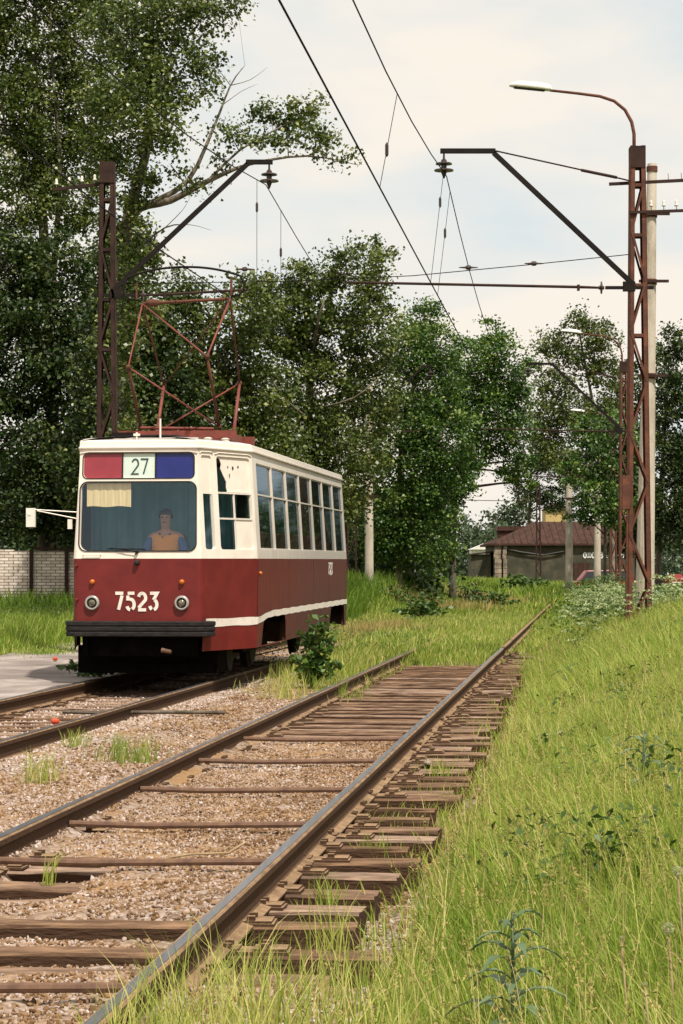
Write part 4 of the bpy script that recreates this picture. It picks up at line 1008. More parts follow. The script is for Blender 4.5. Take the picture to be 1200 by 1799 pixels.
def dropper(label, Xf, Xg, Y, z0, z1, zi):
    o = MB().tube([(0, 0, z0), (Xg - Xf, 0, z1)], .0045, 4).build('dropper_wire', M['wire'], loc=(Xf, Y, 0)); tag(o, label, 'dropper wire', 'dropper wires')
    for z in zi:
        t = (z - z0) / (z1 - z0)
        MB().lathe(((Xg - Xf) * t, 0, z), [(.006, -.09), (.022, -.06), (.022, .06), (.006, .09)], 8).build('insulator', M['insul'], o)
def msg(Y, Y0): u = ((Y - Y0) / 37.6) % 1; return 8.02 - 4 * .95 * u * (1 - u)
dropper('dropper wire between messenger and contact wire nearest the camera', XB(27.3), XA(27.3), 27.3, msg(27.3, 37), 6.13, (6.6,))
dropper('left strand of the twin dropper under the big insulator', XB(36.3), XA(36.3), 36.3, msg(36.3, 37), 6.13, (7.45,))
dropper('right strand of the twin dropper under the big insulator', XB(38.0), XA(38.0), 38.0, msg(38.0, 37), 6.13, (7.2,))
dropper('left strand of the twin dropper over the tram', XC(36.8), XC(36.8), 36.8, msg(36.8, 38), 5.64, (7.45,))
dropper('right strand of the twin dropper over the tram', XC(39.6), XC(39.6), 39.6, msg(39.6, 38), 5.64, (7.1,))

# ================================================================== BRICK WALL
m, t, b = nodemat('pale_brick'); n, l = t.nodes, t.links
tcn = n.new('ShaderNodeTexCoord'); mpn = n.new('ShaderNodeMapping'); mpn.inputs['Rotation'].default_value = (R(90), 0, 0); l.new(tcn.outputs['Object'], mpn.inputs[0])
bk = n.new('ShaderNodeTexBrick'); bk.inputs['Scale'].default_value = 1; bk.inputs['Brick Width'].default_value = .26; bk.inputs['Row Height'].default_value = .085; bk.inputs['Mortar Size'].default_value = .010; bk.inputs['Bias'].default_value = -.2
bk.inputs['Color1'].default_value = (.80, .70, .62, 1); bk.inputs['Color2'].default_value = (.56, .45, .38, 1); bk.inputs['Mortar'].default_value = (.16, .115, .095, 1)
l.new(mpn.outputs[0], bk.inputs[0]); nn = n.new('ShaderNodeTexNoise'); nn.inputs['Scale'].default_value = 2; nn.inputs['Detail'].default_value = 8; l.new(tcn.outputs['Object'], nn.inputs['Vector'])
mm = n.new('ShaderNodeMixRGB'); mm.blend_type = 'MULTIPLY'; mm.inputs[0].default_value = .5; l.new(bk.outputs['Color'], mm.inputs[1]); rr = n.new('ShaderNodeValToRGB'); rr.color_ramp.elements[0].position = .3; rr.color_ramp.elements[0].color = (.45, .42, .4, 1); rr.color_ramp.elements[1].position = .6; l.new(nn.outputs['Fac'], rr.inputs[0]); l.new(rr.outputs[0], mm.inputs[2])
l.new(mm.outputs[0], b.inputs['Base Color']); b.inputs['Roughness'].default_value = .9
bnn = n.new('ShaderNodeBump'); bnn.inputs['Strength'].default_value = .6; bnn.inputs['Distance'].default_value = .01; bnn.invert = True; l.new(bk.outputs['Fac'], bnn.inputs['Height']); l.new(bnn.outputs[0], b.inputs['Normal'])
bw_ = empty('brick_wall', (-12, 62, -.1)); tag(bw_, 'pale brick boundary wall with iron posts behind the grass at the left', 'brick wall')
mb = MB(); x = -3
for k in range(9):
    wd = .975; top = 2.10 + (.06 if k < 4 else .0) + (-.04 if k > 5 else 0) - (k > 7) * .05
    mb.box((x + wd / 2 + 0, .0, top / 2), (wd - .004, .25, top)); x += wd
wl = mb.build('masonry', M['brick'] or m, bw_)
for k, xx in enumerate((-1.2, -.15, .85, 1.85, 2.85, 3.82, 4.8)):
    px_ = xx
for k in range(6):
    pxx = 55 + 62 * (k - 1) * 1.0; X = (pxx - 600) / F * 61.8 + 12
    MB().box((X, -.17, 1.05), (.10, .07, 2.1)).build('iron_post', M['rustdark'], bw_)
mb = MB()
for k in range(3):
    X0 = (58 + 40 * k * 1.0 - 600) / F * 61.8 + 12
    mb.box((X0 + .32, -.02, 2.13 - .03 * k), (.66, .36, .07), Matrix.Rotation(.03 * (1 + k), 3, 'Y'))
mb.build('coping', M['rustdark'], bw_)

# ================================================================== LOW BUILDING
B = empty('building', (P(985, 960, 182).x, 182, 0)); tag(B, 'long low dark building with a rusty red hipped roof and white letters', 'building')
kk = 182 / F
def bx(px): return (px - 985) * kk
zE = 1.39 + (1004 - 955) * kk; zR = 1.39 + (1004 - 914) * kk
wx0, wx1 = bx(868), bx(1150); D = 11.0
mb = MB().box(((wx0 + wx1) / 2, D / 2, zE / 2 - .1), (wx1 - wx0, D, zE + .2)); mb.build('wall', M['plaster'], B)
ov = .45
e0 = [(wx0 - ov, -ov, zE), (wx1 + ov, -ov, zE), (wx1 + ov, D + ov, zE), (wx0 - ov, D + ov, zE)]
r0, r1 = (bx(950), D / 2, zR), (bx(1100), D / 2, zR)
mb = MB(); vs = e0 + [r0, r1] + [(x, y, z - .16) for x, y, z in e0]
mb.add(vs, [(0, 1, 5, 4), (1, 2, 5), (2, 3, 4, 5), (3, 0, 4), (0, 6, 7, 1), (1, 7, 8, 2), (2, 8, 9, 3), (3, 9, 6, 0), (6, 9, 8, 7)]); rf = mb.build('roof', M['redmetal'], B)
mb = MB()
for k in range(26):
    t_ = k / 26; x = wx0 - ov + (wx1 - wx0 + 2 * ov) * t_
    # standing seams on the front slope
    tx = min(max(x, r0[0]), r1[0]); frac = 1.0
    if x < r0[0]: frac = (x - (wx0 - ov)) / (r0[0] - (wx0 - ov))
    if x > r1[0]: frac = ((wx1 + ov) - x) / ((wx1 + ov) - r1[0])
    if frac > .08: mb.bar((x, -ov, zE + .03), (x, -ov + (D / 2 + ov) * frac, zE + (zR - zE) * frac + .03), .05, .05)
mb.build('roof_seam', M['redmetal'], rf)
mb = MB().box((bx(903), 4.5, zE + 1.0), (2.0, 1.6, 1.0)); mb.add([(bx(876), 3.5, zE + 1.15), (bx(934), 3.5, zE + 1.15), (bx(934), 6.5, zE + 1.15), (bx(876), 6.5, zE + 1.15), (bx(880), 5, zE + 1.5), (bx(930), 5, zE + 1.5)], [(0, 1, 5, 4), (1, 2, 5), (2, 3, 4, 5), (3, 0, 4), (0, 3, 2, 1)]); mb.build('dormer', M['redmetal'], rf)
for (a, bq) in ((868, 880), (883, 890)):
    mb = MB(); r = random.Random(5)
    for k in range(9): mb.box((bx((a + bq) / 2) + r.uniform(-.04, .04), -.10 - .02 * (k % 2), .2 + k * .40), (bx(bq) - bx(a), .3, .385))
    mb.build('masonry_pier', M['palebrick'], B, bevel=.03)
MB().tube([(bx(890), -.2, zE - .45), (bx(915), -.2, zE - .70), (bx(955), -.2, zE - .95), (bx(990), -.2, zE - .65)], .07, 6).build('cable', M['dark'], B)
mb = MB().box((bx(846), 3.0, 1.3), (bx(866) - bx(830), 4, 3.0)); mb.build('side_shed', M['plaster'], B)
mb = MB().box((bx(847), 2.9, 2.9), (bx(868) - bx(828), 4.4, .12), Matrix.Rotation(-.12, 3, 'Y')); mb.build('side_shed_roof', M['rustdark'], B)
mb = MB().box((bx(1022), -.05, 1.0), (1.3, .12, 2.2)); mb.build('door', M['redmetal'], B)
fw3 = lambda u, z, d: Vector((u, -.02 - d, z))
text(['O', 'Zh', 'O', ' ', 'V', 'A', 'T', ' ', 'E', 'L'], fw3, bx(1025), 1.39 + (1004 - 980) * kk, .26, .42, .105, .10, .03).build('lettering', M['letter'], B)
# yellow house glimpsed through the trees
Yh = empty('yellow_house', (P(975, 890, 230).x, 230, 0)); tag(Yh, 'yellow plastered house glimpsed through leaves above the red roof', 'house')
MB().box((0, 0, 3.9), (2.3, 4, 7.8)).build('wall', M['yellowwall'], Yh)
mb = MB(); mb.add([(-1.3, -2.3, 7.75), (1.3, -2.3, 7.75), (1.3, 2.3, 7.75), (-1.3, 2.3, 7.75), (-.4, 0, 8.5), (.4, 0, 8.5)], [(0, 1, 5, 4), (1, 2, 5), (2, 3, 4, 5), (3, 0, 4), (0, 3, 2, 1)]); mb.build('roof', M['redmetal'], Yh)
for x in (-.6, .6): 
    for z in (3.0, 5.6): MB().box((x, -2.02, z), (.5, .06, 1.0)).build('window', M['carglass'], Yh)
# small pale shed behind the side shed
o = MB().box((0, 0, 1.5), (2.6, 3, 4.0)).add([(-1.5, -1.8, 3.5), (1.5, -1.8, 3.5), (1.5, 1.8, 3.5), (-1.5, 1.8, 3.5), (0, -1.8, 4.1), (0, 1.8, 4.1)], [(0, 1, 4), (1, 2, 5, 4), (2, 3, 5), (3, 0, 4, 5), (0, 3, 2, 1)]).build('pale_shed', M['lampwhite'], loc=(P(850, 960, 215).x, 215, 0)); tag(o, 'pale shed peeking over the dark side shed left of the building', 'shed')

# ================================================================== CARS
def car(label, loc, rz, m, sc_=1.0, van=False):
    c = empty('parked_car', loc, rz); c.scale = (sc_,) * 3; tag(c, label, 'car')
    Lh = 2.1
    prof = [(-Lh, .32), (-Lh, .72), (-1.95, .84), (-1.05, .90), (-.55, 1.38), (.95, 1.42), (1.55, .98), (Lh - .03, .90), (Lh, .34), (1.75, .28), (-1.75, .28)]
    if van: prof = [(-Lh, .32), (-Lh, .80), (-1.9, .92), (-1.35, .98), (-.85, 1.62), (1.9, 1.68), (Lh, 1.3), (Lh, .34), (1.75, .28), (-1.75, .28)]
    MB().prism(prof, -.80, .80, lambda u, v, w: Vector((u, w * (1 if v < 1 else .86), v))).build('body', m, c, bevel=.04)
    gp = [(-.98, .93), (-.53, 1.33), (.90, 1.36), (1.42, .98)] if not van else [(-1.25, 1.0), (-.82, 1.55), (1.75, 1.60), (1.85, 1.05)]
    for s_ in (-1, 1):
        g = MB().prism(gp, s_ * .795, s_ * .815, lambda u, v, w: Vector((u, w * (1 - .12 * (v > 1.2)), v))).build('side_window', M['carglass'], c)
        MB().box((.15, s_ * .80, 1.17), (.07, .05, .42)).build('door_pillar', m, g)
        for x in (-1.3, 1.3): 
            wv = MB().lathe((x, s_ * .74, .31), [(.03, -.1), (.30, -.1), (.31, 0), (.30, .1), (.03, .1)], 20, 'y').build('wheel', M['black'], c)
            MB().lathe((x, s_ * .80, .31), [(.03, -.05), (.17, -.05), (.17, .05), (.03, .05)], 16, 'y').build('hubcap', M['chrome'], wv)
    for s_ in (-1, 1):
        MB().box((-Lh - .01, s_ * .60, .66), (.05, .26, .16)).build('headlight', M['porc'], c); MB().box((Lh + .005, s_ * .62, .72), (.05, .26, .14)).build('taillight', M['amber'], c)
    MB().box((-Lh - .04, 0, .45), (.12, 1.6, .13)).build('front_bumper', M['chrome'], c, bevel=.02); MB().box((Lh + .04, 0, .45), (.12, 1.6, .13)).build('rear_bumper', M['chrome'], c, bevel=.02)
    return c
car('red estate car parked before the low building behind the poles', (P(1052, 1000, 148).x, 148, -.25), 0.05, M['car_red'], 1.05, van=True)
car('small red car far away on the road at the right', (P(1184, 1000, 262).x, 262, -.35), -math.pi / 2 + .1, M['car_red'])
car('black car on the road at the right edge, mostly outside the frame', (P(1191, 1000, 142).x + 2.1, 142, -.35), .12, M['car_black'])

# ================================================================== VEGETATION
def clumps_in(C, rad, n, inner=.25):
    d = unit(rng.normal(size=(n, 3))); r = rng.uniform(inner, 1.0, n) ** .6
    return C + d * r[:, None] * rad
def tree(name, label, Y, trunk, lobes, size=.12, m='leaf_a', bark='bark', cover=3.0, group='trees behind the tracks', limbs=(), depth=1.0, crc=(.2, .45), twig=.35, dy=-.7):
    cover *= 1.7; trunk = [(x, y, r * .68) for x, y, r in trunk]; limbs = [[(x, y, d, r * .62) for x, y, d, r in lb] for lb in limbs]
    base = P(trunk[0][0], 1004, Y); base = Vector((base.x, Y, -.1))
    root = empty(name, base); tag(root, label, 'tree', group)
    tp = []
    for i, (x, y, r) in enumerate(trunk):
        p = P(x, y, Y + (.3 * math.sin(i * 2.0) if i else 0)) if i else Vector((base.x, Y, -.15)); tp.append((p, r))
    tb = MB()
    def smooth_pts(pts, k=4):
        out = []
        for i in range(len(pts) - 1):
            p0 = pts[max(i - 1, 0)][0]; p1, r1 = pts[i]; p2, r2 = pts[i + 1]; p3 = pts[min(i + 2, len(pts) - 1)][0]
            for q in range(k):
                t = q / k; t2, t3 = t * t, t * t * t
                out.append((.5 * ((2 * p1) + (p2 - p0) * t + (2 * p0 - 5 * p1 + 4 * p2 - p3) * t2 + (3 * p1 - p0 - 3 * p2 + p3) * t3), r1 + (r2 - r1) * t))
        out.append(pts[-1]); return out
    st = smooth_pts(tp); tb.tube([p - base for p, r in st], [r for p, r in st], 9)
    attach = list(st[2:])
    for lb in limbs:
        lp = smooth_pts([(P(x, y, Y + d), r) for x, y, d, r in lb], 3); tb.tube([p - base for p, r in lp], [r for p, r in lp], 7); attach += [(p, r) for p, r in lp]
    k = F / Y; Cs, Vr, Ss = [], [], []
    for (cx, cy, rx, ry, *ex) in lobes:
        den = ex[0] if ex else 1.0
        C = np.array(P(cx, cy, Y + dy + rng.uniform(-.6, .6))); rad = np.array([rx / k, (rx + ry) / 2 / k * depth, ry / k])
        area = math.pi * rad[0] * rad[2]
        nc = max(6, int(area * 9 * min(1, den + .2)))
        cc = clumps_in(C, rad, nc)
        nl = int(cover * den * area / (.5 * size * size * .78)); per = max(4, nl // nc)
        a = min(attach, key=lambda q: (q[0] - Vector(C)).length + .8 * max(0, q[0].z - C[2]))
        mid = Vector(C) * .55 + a[0] * .45 + Vector((0, 0, .15 * rad[2]))
        r0 = min(a[1] * .6, .09); bpts = smooth_pts([(a[0], r0), (mid, r0 * .6), (Vector(C), r0 * .35)], 3)
        tb.tube([p - base for p, r in bpts], [r for p, r in bpts], 5, cap=False)
        for j in range(nc):
            rc = rng.uniform(*crc) * (1.1 if min(rad[0], rad[2]) > .6 else .75)
            if rng.random() < twig:
                s0 = bpts[rng.integers(len(bpts) // 2, len(bpts))][0]; e = Vector(cc[j]); mm = s0.lerp(e, .5) + Vector(rng.normal(size=3) * .08)
                tb.tube([s0 - base, mm - base, e - base], [r0 * .3 + .006, .010, .005], 4, cap=False)
            L_ = cc[j] + rng.normal(size=(per, 3)) * rc * np.array([.62, .62, .48])
            Cs.append(L_); Vr.append(np.clip(rng.uniform(.12, .68) + rng.normal(size=per) * .22, 0, 1))
    Cs = np.concatenate(Cs); V, Fq, v = leaf_arrays(Cs, size, var=np.concatenate(Vr))
    tb.build('trunk', M[bark], root, smooth=True, fix=False)
    npmesh('crown', V - np.array(base), Fq, M[m], v, root)
    return root

tree('poplar_tree', 'tall leafy poplar with pale upright stems filling the upper left corner', 67,
     [(85, 1004, .36), (92, 700, .30), (70, 300, .19), (60, 60, .10), (72, -150, .04)],
     [(50, 50, 90, 100), (-10, 190, 90, 120), (85, 215, 80, 110), (150, 70, 70, 90), (10, 350, 100, 90), (120, 330, 80, 80), (-60, 60, 80, 120), (60, -80, 120, 90), (160, 200, 60, 80), (170, -40, 80, 60)],
     .115, 'leaf_a', 'palebark', 2.5, limbs=[[(92, 520, 0, .16), (105, 300, -.6, .12), (95, 160, -.9, .08), (88, 20, -1, .05)], [(80, 420, 0, .1), (40, 300, .4, .07), (5, 100, .4, .04)]])
tree('poplar_tree', 'poplar with a long crooked branch reaching right over the mast bracket', 50,
     [(200, 1004, .26), (206, 600, .24), (222, 400, .22), (262, 240, .13), (262, 90, .09), (285, -60, .05)],
     [(235, 60, 85, 75), (310, 30, 80, 55), (365, 5, 55, 32, .8), (300, 130, 80, 62), (215, 190, 70, 80), (362, 105, 42, 34, .7), (270, 230, 60, 50, .8), (415, 2, 30, 16, .6),
      (475, 205, 36, 26, .9), (535, 200, 48, 26, .9), (505, 238, 52, 20, .8), (570, 230, 30, 24, .8), (430, 248, 36, 20, .6), (605, 278, 30, 9, .8), (560, 262, 30, 12, .6), (395, 225, 36, 26, .3), (390, 285, 30, 12, .5), (240, 330, 40, 45, .9), (255, 430, 26, 50, .8), (205, 400, 38, 50), (212, 500, 42, 60), (200, 610, 50, 60), (215, 720, 50, 60), (250, 540, 30, 50), (330, 310, 40, 30, .35), (180, 300, 50, 60)],
     .095, 'leaf_a', 'palebark', 2.5,
     limbs=[[(222, 400, 0, .22), (245, 365, -.1, .17), (300, 352, -.2, .13), (365, 318, -.3, .10), (440, 288, -.4, .06), (540, 274, -.4, .035), (630, 290, -.4, .012)],
            [(262, 358, 0, .12), (330, 318, .2, .09), (375, 225, .3, .055), (405, 150, .3, .03), (430, 115, .3, .012)],
            [(405, 150, .3, .02), (440, 140, .3, .012), (470, 118, .3, .005)], [(390, 185, .3, .02), (425, 160, .4, .01), (452, 148, .4, .004)],
            [(365, 318, -.3, .06), (420, 265, -.3, .04), (480, 230, -.3, .03), (530, 205, -.3, .015)], [(300, 352, 0, .06), (330, 335, 0, .04), (300, 290, 0, .02)],
            [(240, 440, 0, .05), (290, 400, -.4, .03), (335, 395, -.5, .012), (372, 405, -.5, .005)], [(285, 405, -.4, .02), (320, 370, -.4, .01), (335, 345, -.4, .004)]])
tree('maple_tree', 'dense dark tree at the left edge above the brick wall', 65, [(60, 1004, .3), (95, 760, .26), (60, 560, .18), (60, 430, .08)],
     [(10, 480, 110, 80), (110, 500, 90, 90), (40, 620, 110, 100), (140, 640, 90, 90), (20, 770, 110, 100), (130, 790, 100, 100), (40, 890, 120, 60), (-60, 600, 80, 160), (130, 900, 90, 60)], .13, 'leaf_d', 'bark', 3.0)
tree('maple_tree', 'dense dark tree directly behind the mast at the tram', 60, [(200, 1004, .28), (215, 760, .24), (225, 560, .16), (240, 430, .07)],
     [(225, 470, 55, 70), (200, 560, 70, 80), (270, 600, 55, 90), (200, 680, 80, 90), (290, 720, 70, 90), (180, 830, 90, 90), (250, 800, 60, 80)], .13, 'leaf_d', 'bark', 3.0)
tree('lime_tree', 'bushy green tree right behind the pantograph', 62, [(350, 1004, .22), (356, 760, .2), (372, 600, .14), (400, 500, .05)],
     [(340, 545, 62, 52), (425, 540, 60, 55), (310, 640, 70, 80), (400, 640, 80, 80), (450, 700, 80, 80), (340, 740, 90, 80), (460, 800, 90, 80), (300, 480, 26, 18, .4)], .12, 'leaf_a', 'bark', 2.8)
tree('poplar_tree', 'broad green tree with pale branches behind the rear of the tram', 67, [(560, 1004, .26), (548, 760, .20), (545, 640, .15), (575, 540, .09), (600, 440, .03)],
     [(545, 495, 60, 55), (620, 480, 60, 48), (668, 450, 24, 28, .8), (500, 580, 70, 75), (580, 590, 80, 70), (650, 580, 50, 75), (560, 690, 100, 75), (655, 690, 50, 80), (500, 760, 80, 70), (600, 790, 90, 80), (560, 880, 90, 70), (480, 530, 50, 50)], .12, 'leaf_a', 'palebark', 2.6,
     limbs=[[(545, 640, 0, .09), (560, 560, -2.6, .06), (572, 520, -2.8, .03)], [(548, 720, -1, .07), (620, 700, -3.2, .04), (670, 660, -3.2, .015)], [(548, 740, -1, .07), (500, 700, -3.2, .03), (470, 650, -3.2, .01)]])
tree('birch_tree', 'pointed green tree standing right of the concrete pole', 78, [(700, 1004, .20), (705, 800, .17), (735, 640, .1), (747, 540, .03)],
     [(748, 560, 32, 32), (715, 610, 45, 55), (775, 610, 50, 50), (735, 690, 80, 70), (700, 780, 80, 80), (780, 780, 70, 80), (700, 880, 80, 70), (760, 880, 55, 60), (660, 930, 50, 60), (720, 960, 80, 36)], .115, 'leaf_b', 'palebark', 2.8)
tree('maple_tree', 'dark spreading tree left of the sky opening above the low building', 88, [(795, 1004, .22), (800, 860, .18), (840, 740, .13), (862, 600, .04)],
     [(862, 590, 42, 26), (835, 640, 55, 50), (895, 640, 42, 42, .8), (860, 710, 70, 50), (800, 700, 50, 60), (845, 785, 50, 40), (900, 755, 44, 36, .8), (785, 860, 30, 60), (775, 950, 30, 50), (915, 810, 34, 24, .8), (900, 700, 45, 30, .6), (940, 845, 24, 16, .8), (895, 832, 26, 20, .9), (825, 840, 22, 34)], .125, 'leaf_b', 'bark', 2.8)
tree('maple_tree', 'dark tree whose leaves hang over the ridge of the red roof', 205, [(925, 1004, .26), (930, 900, .22), (935, 800, .14), (940, 720, .04)],
     [(935, 810, 40, 34), (920, 872, 26, 22), (975, 815, 40, 36), (950, 868, 24, 12, .5), (1010, 860, 32, 30), (900, 850, 18, 14, .6), (965, 868, 30, 18), (978, 888, 22, 14), (955, 882, 14, 14, .9)], .2, 'leaf_d', 'bark', 2.2)
tree('poplar_tree', 'loose airy tree with sky gaps above the second mast bracket', 118, [(1078, 1004, .20), (1074, 860, .17), (1040, 700, .12), (1015, 570, .05)],
     [(1008, 570, 36, 26, .8), (1060, 590, 34, 26, .8), (975, 610, 36, 30, .8), (1025, 625, 60, 32, .8), (1065, 660, 40, 40, .7), (985, 680, 50, 34, .55), (1040, 730, 46, 40, .6), (955, 720, 38, 26, .45), (1000, 760, 50, 34, .5), (1075, 740, 40, 50), (950, 655, 28, 26, .5), (980, 800, 40, 30, .8), (1040, 820, 50, 40), (960, 770, 30, 26, .8), (990, 720, 50, 40, .8), (930, 750, 30, 30, .7)], .155, 'leaf_a', 'palebark', 2.6)
tree('young_maple', 'bright green young tree hanging over the wall letters of the building', 100, [(1062, 1004, .12), (1062, 900, .10), (1050, 800, .06), (1060, 720, .03)],
     [(1035, 800, 34, 34), (1075, 830, 40, 40), (1050, 870, 45, 30), (1010, 905, 22, 10, .8), (1030, 750, 28, 26, .8), (1085, 770, 36, 50), (1090, 900, 40, 40), (1025, 895, 20, 14, .8), (1075, 915, 28, 14, .9), (1035, 915, 22, 10, .8), (1000, 830, 22, 30, .7)], .16, 'leaf_b', 'bark', 2.6)
tree('maple_tree', 'dark tree behind the foreground mast and its concrete pole', 125, [(1120, 1004, .26), (1118, 860, .2), (1110, 740, .1), (1105, 650, .04)],
     [(1105, 680, 36, 50, .8), (1125, 760, 40, 60), (1100, 840, 50, 60), (1130, 900, 45, 60), (1110, 950, 50, 40)], .2, 'leaf_d', 'bark', 2.8)
tree('maple_tree', 'dark tree with a bare trunk at the right edge beside the road', 104, [(1156, 1004, .22), (1158, 940, .2), (1165, 800, .15), (1175, 640, .05)],
     [(1172, 610, 30, 34, .8), (1200, 600, 30, 40, .8), (1168, 690, 34, 56, .9), (1205, 700, 40, 60), (1175, 790, 45, 60), (1210, 820, 50, 70), (1170, 880, 45, 50), (1210, 920, 40, 50), (1160, 930, 30, 34, .8)], .16, 'leaf_d', 'bark', 2.8)
tree('willow_tree', 'pale hazy tree far behind the building in the gap of the foliage', 300, [(885, 1004, .5), (885, 900, .3)],
     [(880, 915, 34, 22), (910, 905, 30, 26), (860, 945, 30, 16), (890, 940, 40, 20)], .5, 'leaf_far', 'bark', 2.4, crc=(.6, 1.2))
tree('willow_tree', 'pale tree at the far end of the road at the right', 330, [(1185, 1004, .5), (1185, 940, .3)],
     [(1170, 955, 30, 30), (1205, 930, 34, 40), (1190, 970, 34, 20)], .5, 'leaf_far', 'bark', 2.4, crc=(.6, 1.2))

# masses nobody could count: undergrowth behind the trees, woods out of sight to the right that the windows mirror
def mass(name, x0, x1, Y0, Y1, h, n, size, m, slope=.0, zb=0):
    cx = rng.uniform(x0, x1, n // 30); cy = rng.uniform(Y0, Y1, n // 30); hh = h * (.75 + .25 * np.sin(cx * .9) * np.cos(cx * .37 + 1))
    cz = zb + hh * rng.uniform(.02, 1, n // 30)
    C = np.stack([cx + slope * cy, cy, cz], -1).repeat(30, 0) + rng.normal(size=(n // 30 * 30, 3)) * .45
    C[:, 2] = np.maximum(C[:, 2], zb + .05)
    V, Fq, v = leaf_arrays(C, size, var=np.clip(rng.uniform(.05, .6, n // 30).repeat(30) + rng.normal(size=n // 30 * 30) * .15, 0, 1))
    tag(npmesh(name, V, Fq, M[m], v), kind='stuff')
mass('woodland', 4, 85, 270, 300, 8.6, 50000, .5, 'leaf_far')
mass('undergrowth', -17, 3.6, 80, 92, 5.5, 60000, .22, 'leaf_d')
mass('woodland', -30, 5.5, 110, 135, 7.5, 45000, .35, 'leaf_d')
mass('woodland', 22, 30, -10, 260, 15, 60000, .7, 'leaf_d', .112)

# ---- grass
def blades(X, Y, h, w, lean_=.35, var=None, z=None, wind=.1):
    n = len(X); z = gz(X, Y) if z is None else z
    a = rng.uniform(0, 2 * np.pi, n); d = np.stack([np.cos(a), np.sin(a)], -1)
    bend = rng.uniform(.1, 1, n) * lean_ * h; dx = d * bend[:, None]; dx[:, 0] += (wind * .4 + .22 * lump(X * 1.7 + 3, Y * 1.1)) * h; dx[:, 1] += .2 * lump(X * 1.3, Y * 1.6 + 7) * h
    s = np.stack([-d[:, 1], d[:, 0]], -1); f = rng.uniform(0, 2 * np.pi, n); s = np.stack([np.cos(f), np.sin(f)], -1)
    P0 = np.stack([X, Y, z - .01], -1)
    rows = []
    for t, ww in ((0, .8), (.38, 1.0), (.72, .7)):
        c = P0.copy(); c[:, :2] += dx * (t ** 1.9); c[:, 2] += h * t * (1 - .12 * t)
        o = np.zeros((n, 3)); o[:, :2] = s * (w * ww / 2)[:, None]
        rows += [c - o, c + o]
    tip = P0.copy(); tip[:, :2] += dx; tip[:, 2] += h * .9 - bend * .15; rows.append(tip)
    V = np.stack(rows, 1).reshape(-1, 3); b = np.arange(n)[:, None] * 7
    Fq = np.concatenate([b + np.array([[0, 1, 3, 2]]), b + np.array([[2, 3, 5, 4]])]); T = b + np.array([[4, 5, 6]])
    if var is None: var = rng.uniform(0, 1, n)
    return V, Fq, T, np.repeat(var, 7)
def grass_obj(name, parts, m):
    Vs, Fs, Ts, As = [], [], [], []; o = 0
    for (V, Fq, T, a) in parts:
        Vs.append(V); Fs.append(Fq + o); Ts.append(T + o); As.append(a); o += len(V)
    ob = npmesh(name, np.concatenate(Vs), np.concatenate(Fs), M[m], np.concatenate(As), tri=np.concatenate(Ts))
    return tag(ob, kind='stuff')
def scatter(n, Y0, Y1, e0, e1, p=1.0, tr=trk):
    """points with e (offset from track centre) in [e0,e1]; e may depend on Y"""
    u = rng.uniform(0, 1, n); Y = (Y0 ** p + u * (Y1 ** p - Y0 ** p)) ** (1 / p)
    a = e0(Y) if callable(e0) else e0; b = e1(Y) if callable(e1) else e1
    return tr(Y) + a + (b - a) * rng.uniform(0, 1, n), Y
def hvar(X, Y, f=1.0): return .5 + .5 * np.clip(lump(X * f, Y * f), -1, 1)
def cvar(X, Y, n, base=.42, pat=.25, rnd=.16, dry=.06):
    v = base + pat * (hvar(X + 5, Y + 3, .9) - .5) + rng.normal(size=n) * rnd
    v = np.clip(v, 0, .84); v[rng.random(n) < dry] = rng.uniform(.86, 1, (rng.random(n) < dry).sum() or 1)[0]
    return v
at_ = lambda px, Y: (px - 600) / F * Y
parts = []
# near right bank
right_edge = lambda Y: .158 * Y + 1.0 - trk(Y)
for (n, Y0, Y1, hh, ww) in ((52000, 4.6, 9, .30, .0048), (80000, 9, 20, .40, .0065), (70000, 20, 40, .46, .011), (30000, 40, 75, .5, .02)):
    X, Y = scatter(n, Y0, Y1, (lambda Y: 1.22 - .42 * sstep(31, 36, Y)), right_edge if Y1 < 60 else 6.4, .7)
    e = X - trk(Y); v = veg(X, Y); nearf = sstep(8.5, 6, Y)
    keep = (rng.random(n) < np.clip(v * 1.1 + .05 * (e > 1.1), 0, 1) * (.40 + .8 * hvar(X, Y, 2.2)))
    X, Y, e = X[keep], Y[keep], e[keep]; n = len(X)
    h = hh * rng.uniform(.55, 1.25, n) * (.45 + .55 * sstep(1.3, 2.4, e)) * (.6 + .8 * hvar(X, Y, 1.4)) * (1 - .45 * sstep(3.2, 4.2, e) * (Y > 42))
    parts.append(blades(X, Y, h, ww * rng.uniform(.7, 1.4, n), .55, cvar(X, Y, n, .50, .35, .15, .05), wind=-.12))
# taller seed stalks
X, Y = scatter(4500, 5, 45, 1.6, right_edge, .7); h = rng.uniform(.42, .70, len(X)) * (.7 + .3 * sstep(1.6, 2.6, X - trk(Y)))
stalks = blades(X, Y, h, .0026 + .0002 * Y, .35, rng.uniform(.72, 1.0, len(X)), wind=-.1); parts.append(stalks)
tips = stalks[0].reshape(-1, 7, 3); dirn = tips[:, 6] - tips[:, 4]; C = (tips[:, 6][:, None] - dirn[:, None] * np.linspace(.05, .55, 9)[None, :, None]).reshape(-1, 3)
C = C + rng.normal(size=C.shape) * .006; V, Fq, v = leaf_arrays(C, .016, up=.3, asp=.35, var=rng.uniform(.3, .9, len(C))); tag(npmesh('grass_seed_heads', V, Fq, M['drygrass'], v), kind='stuff')
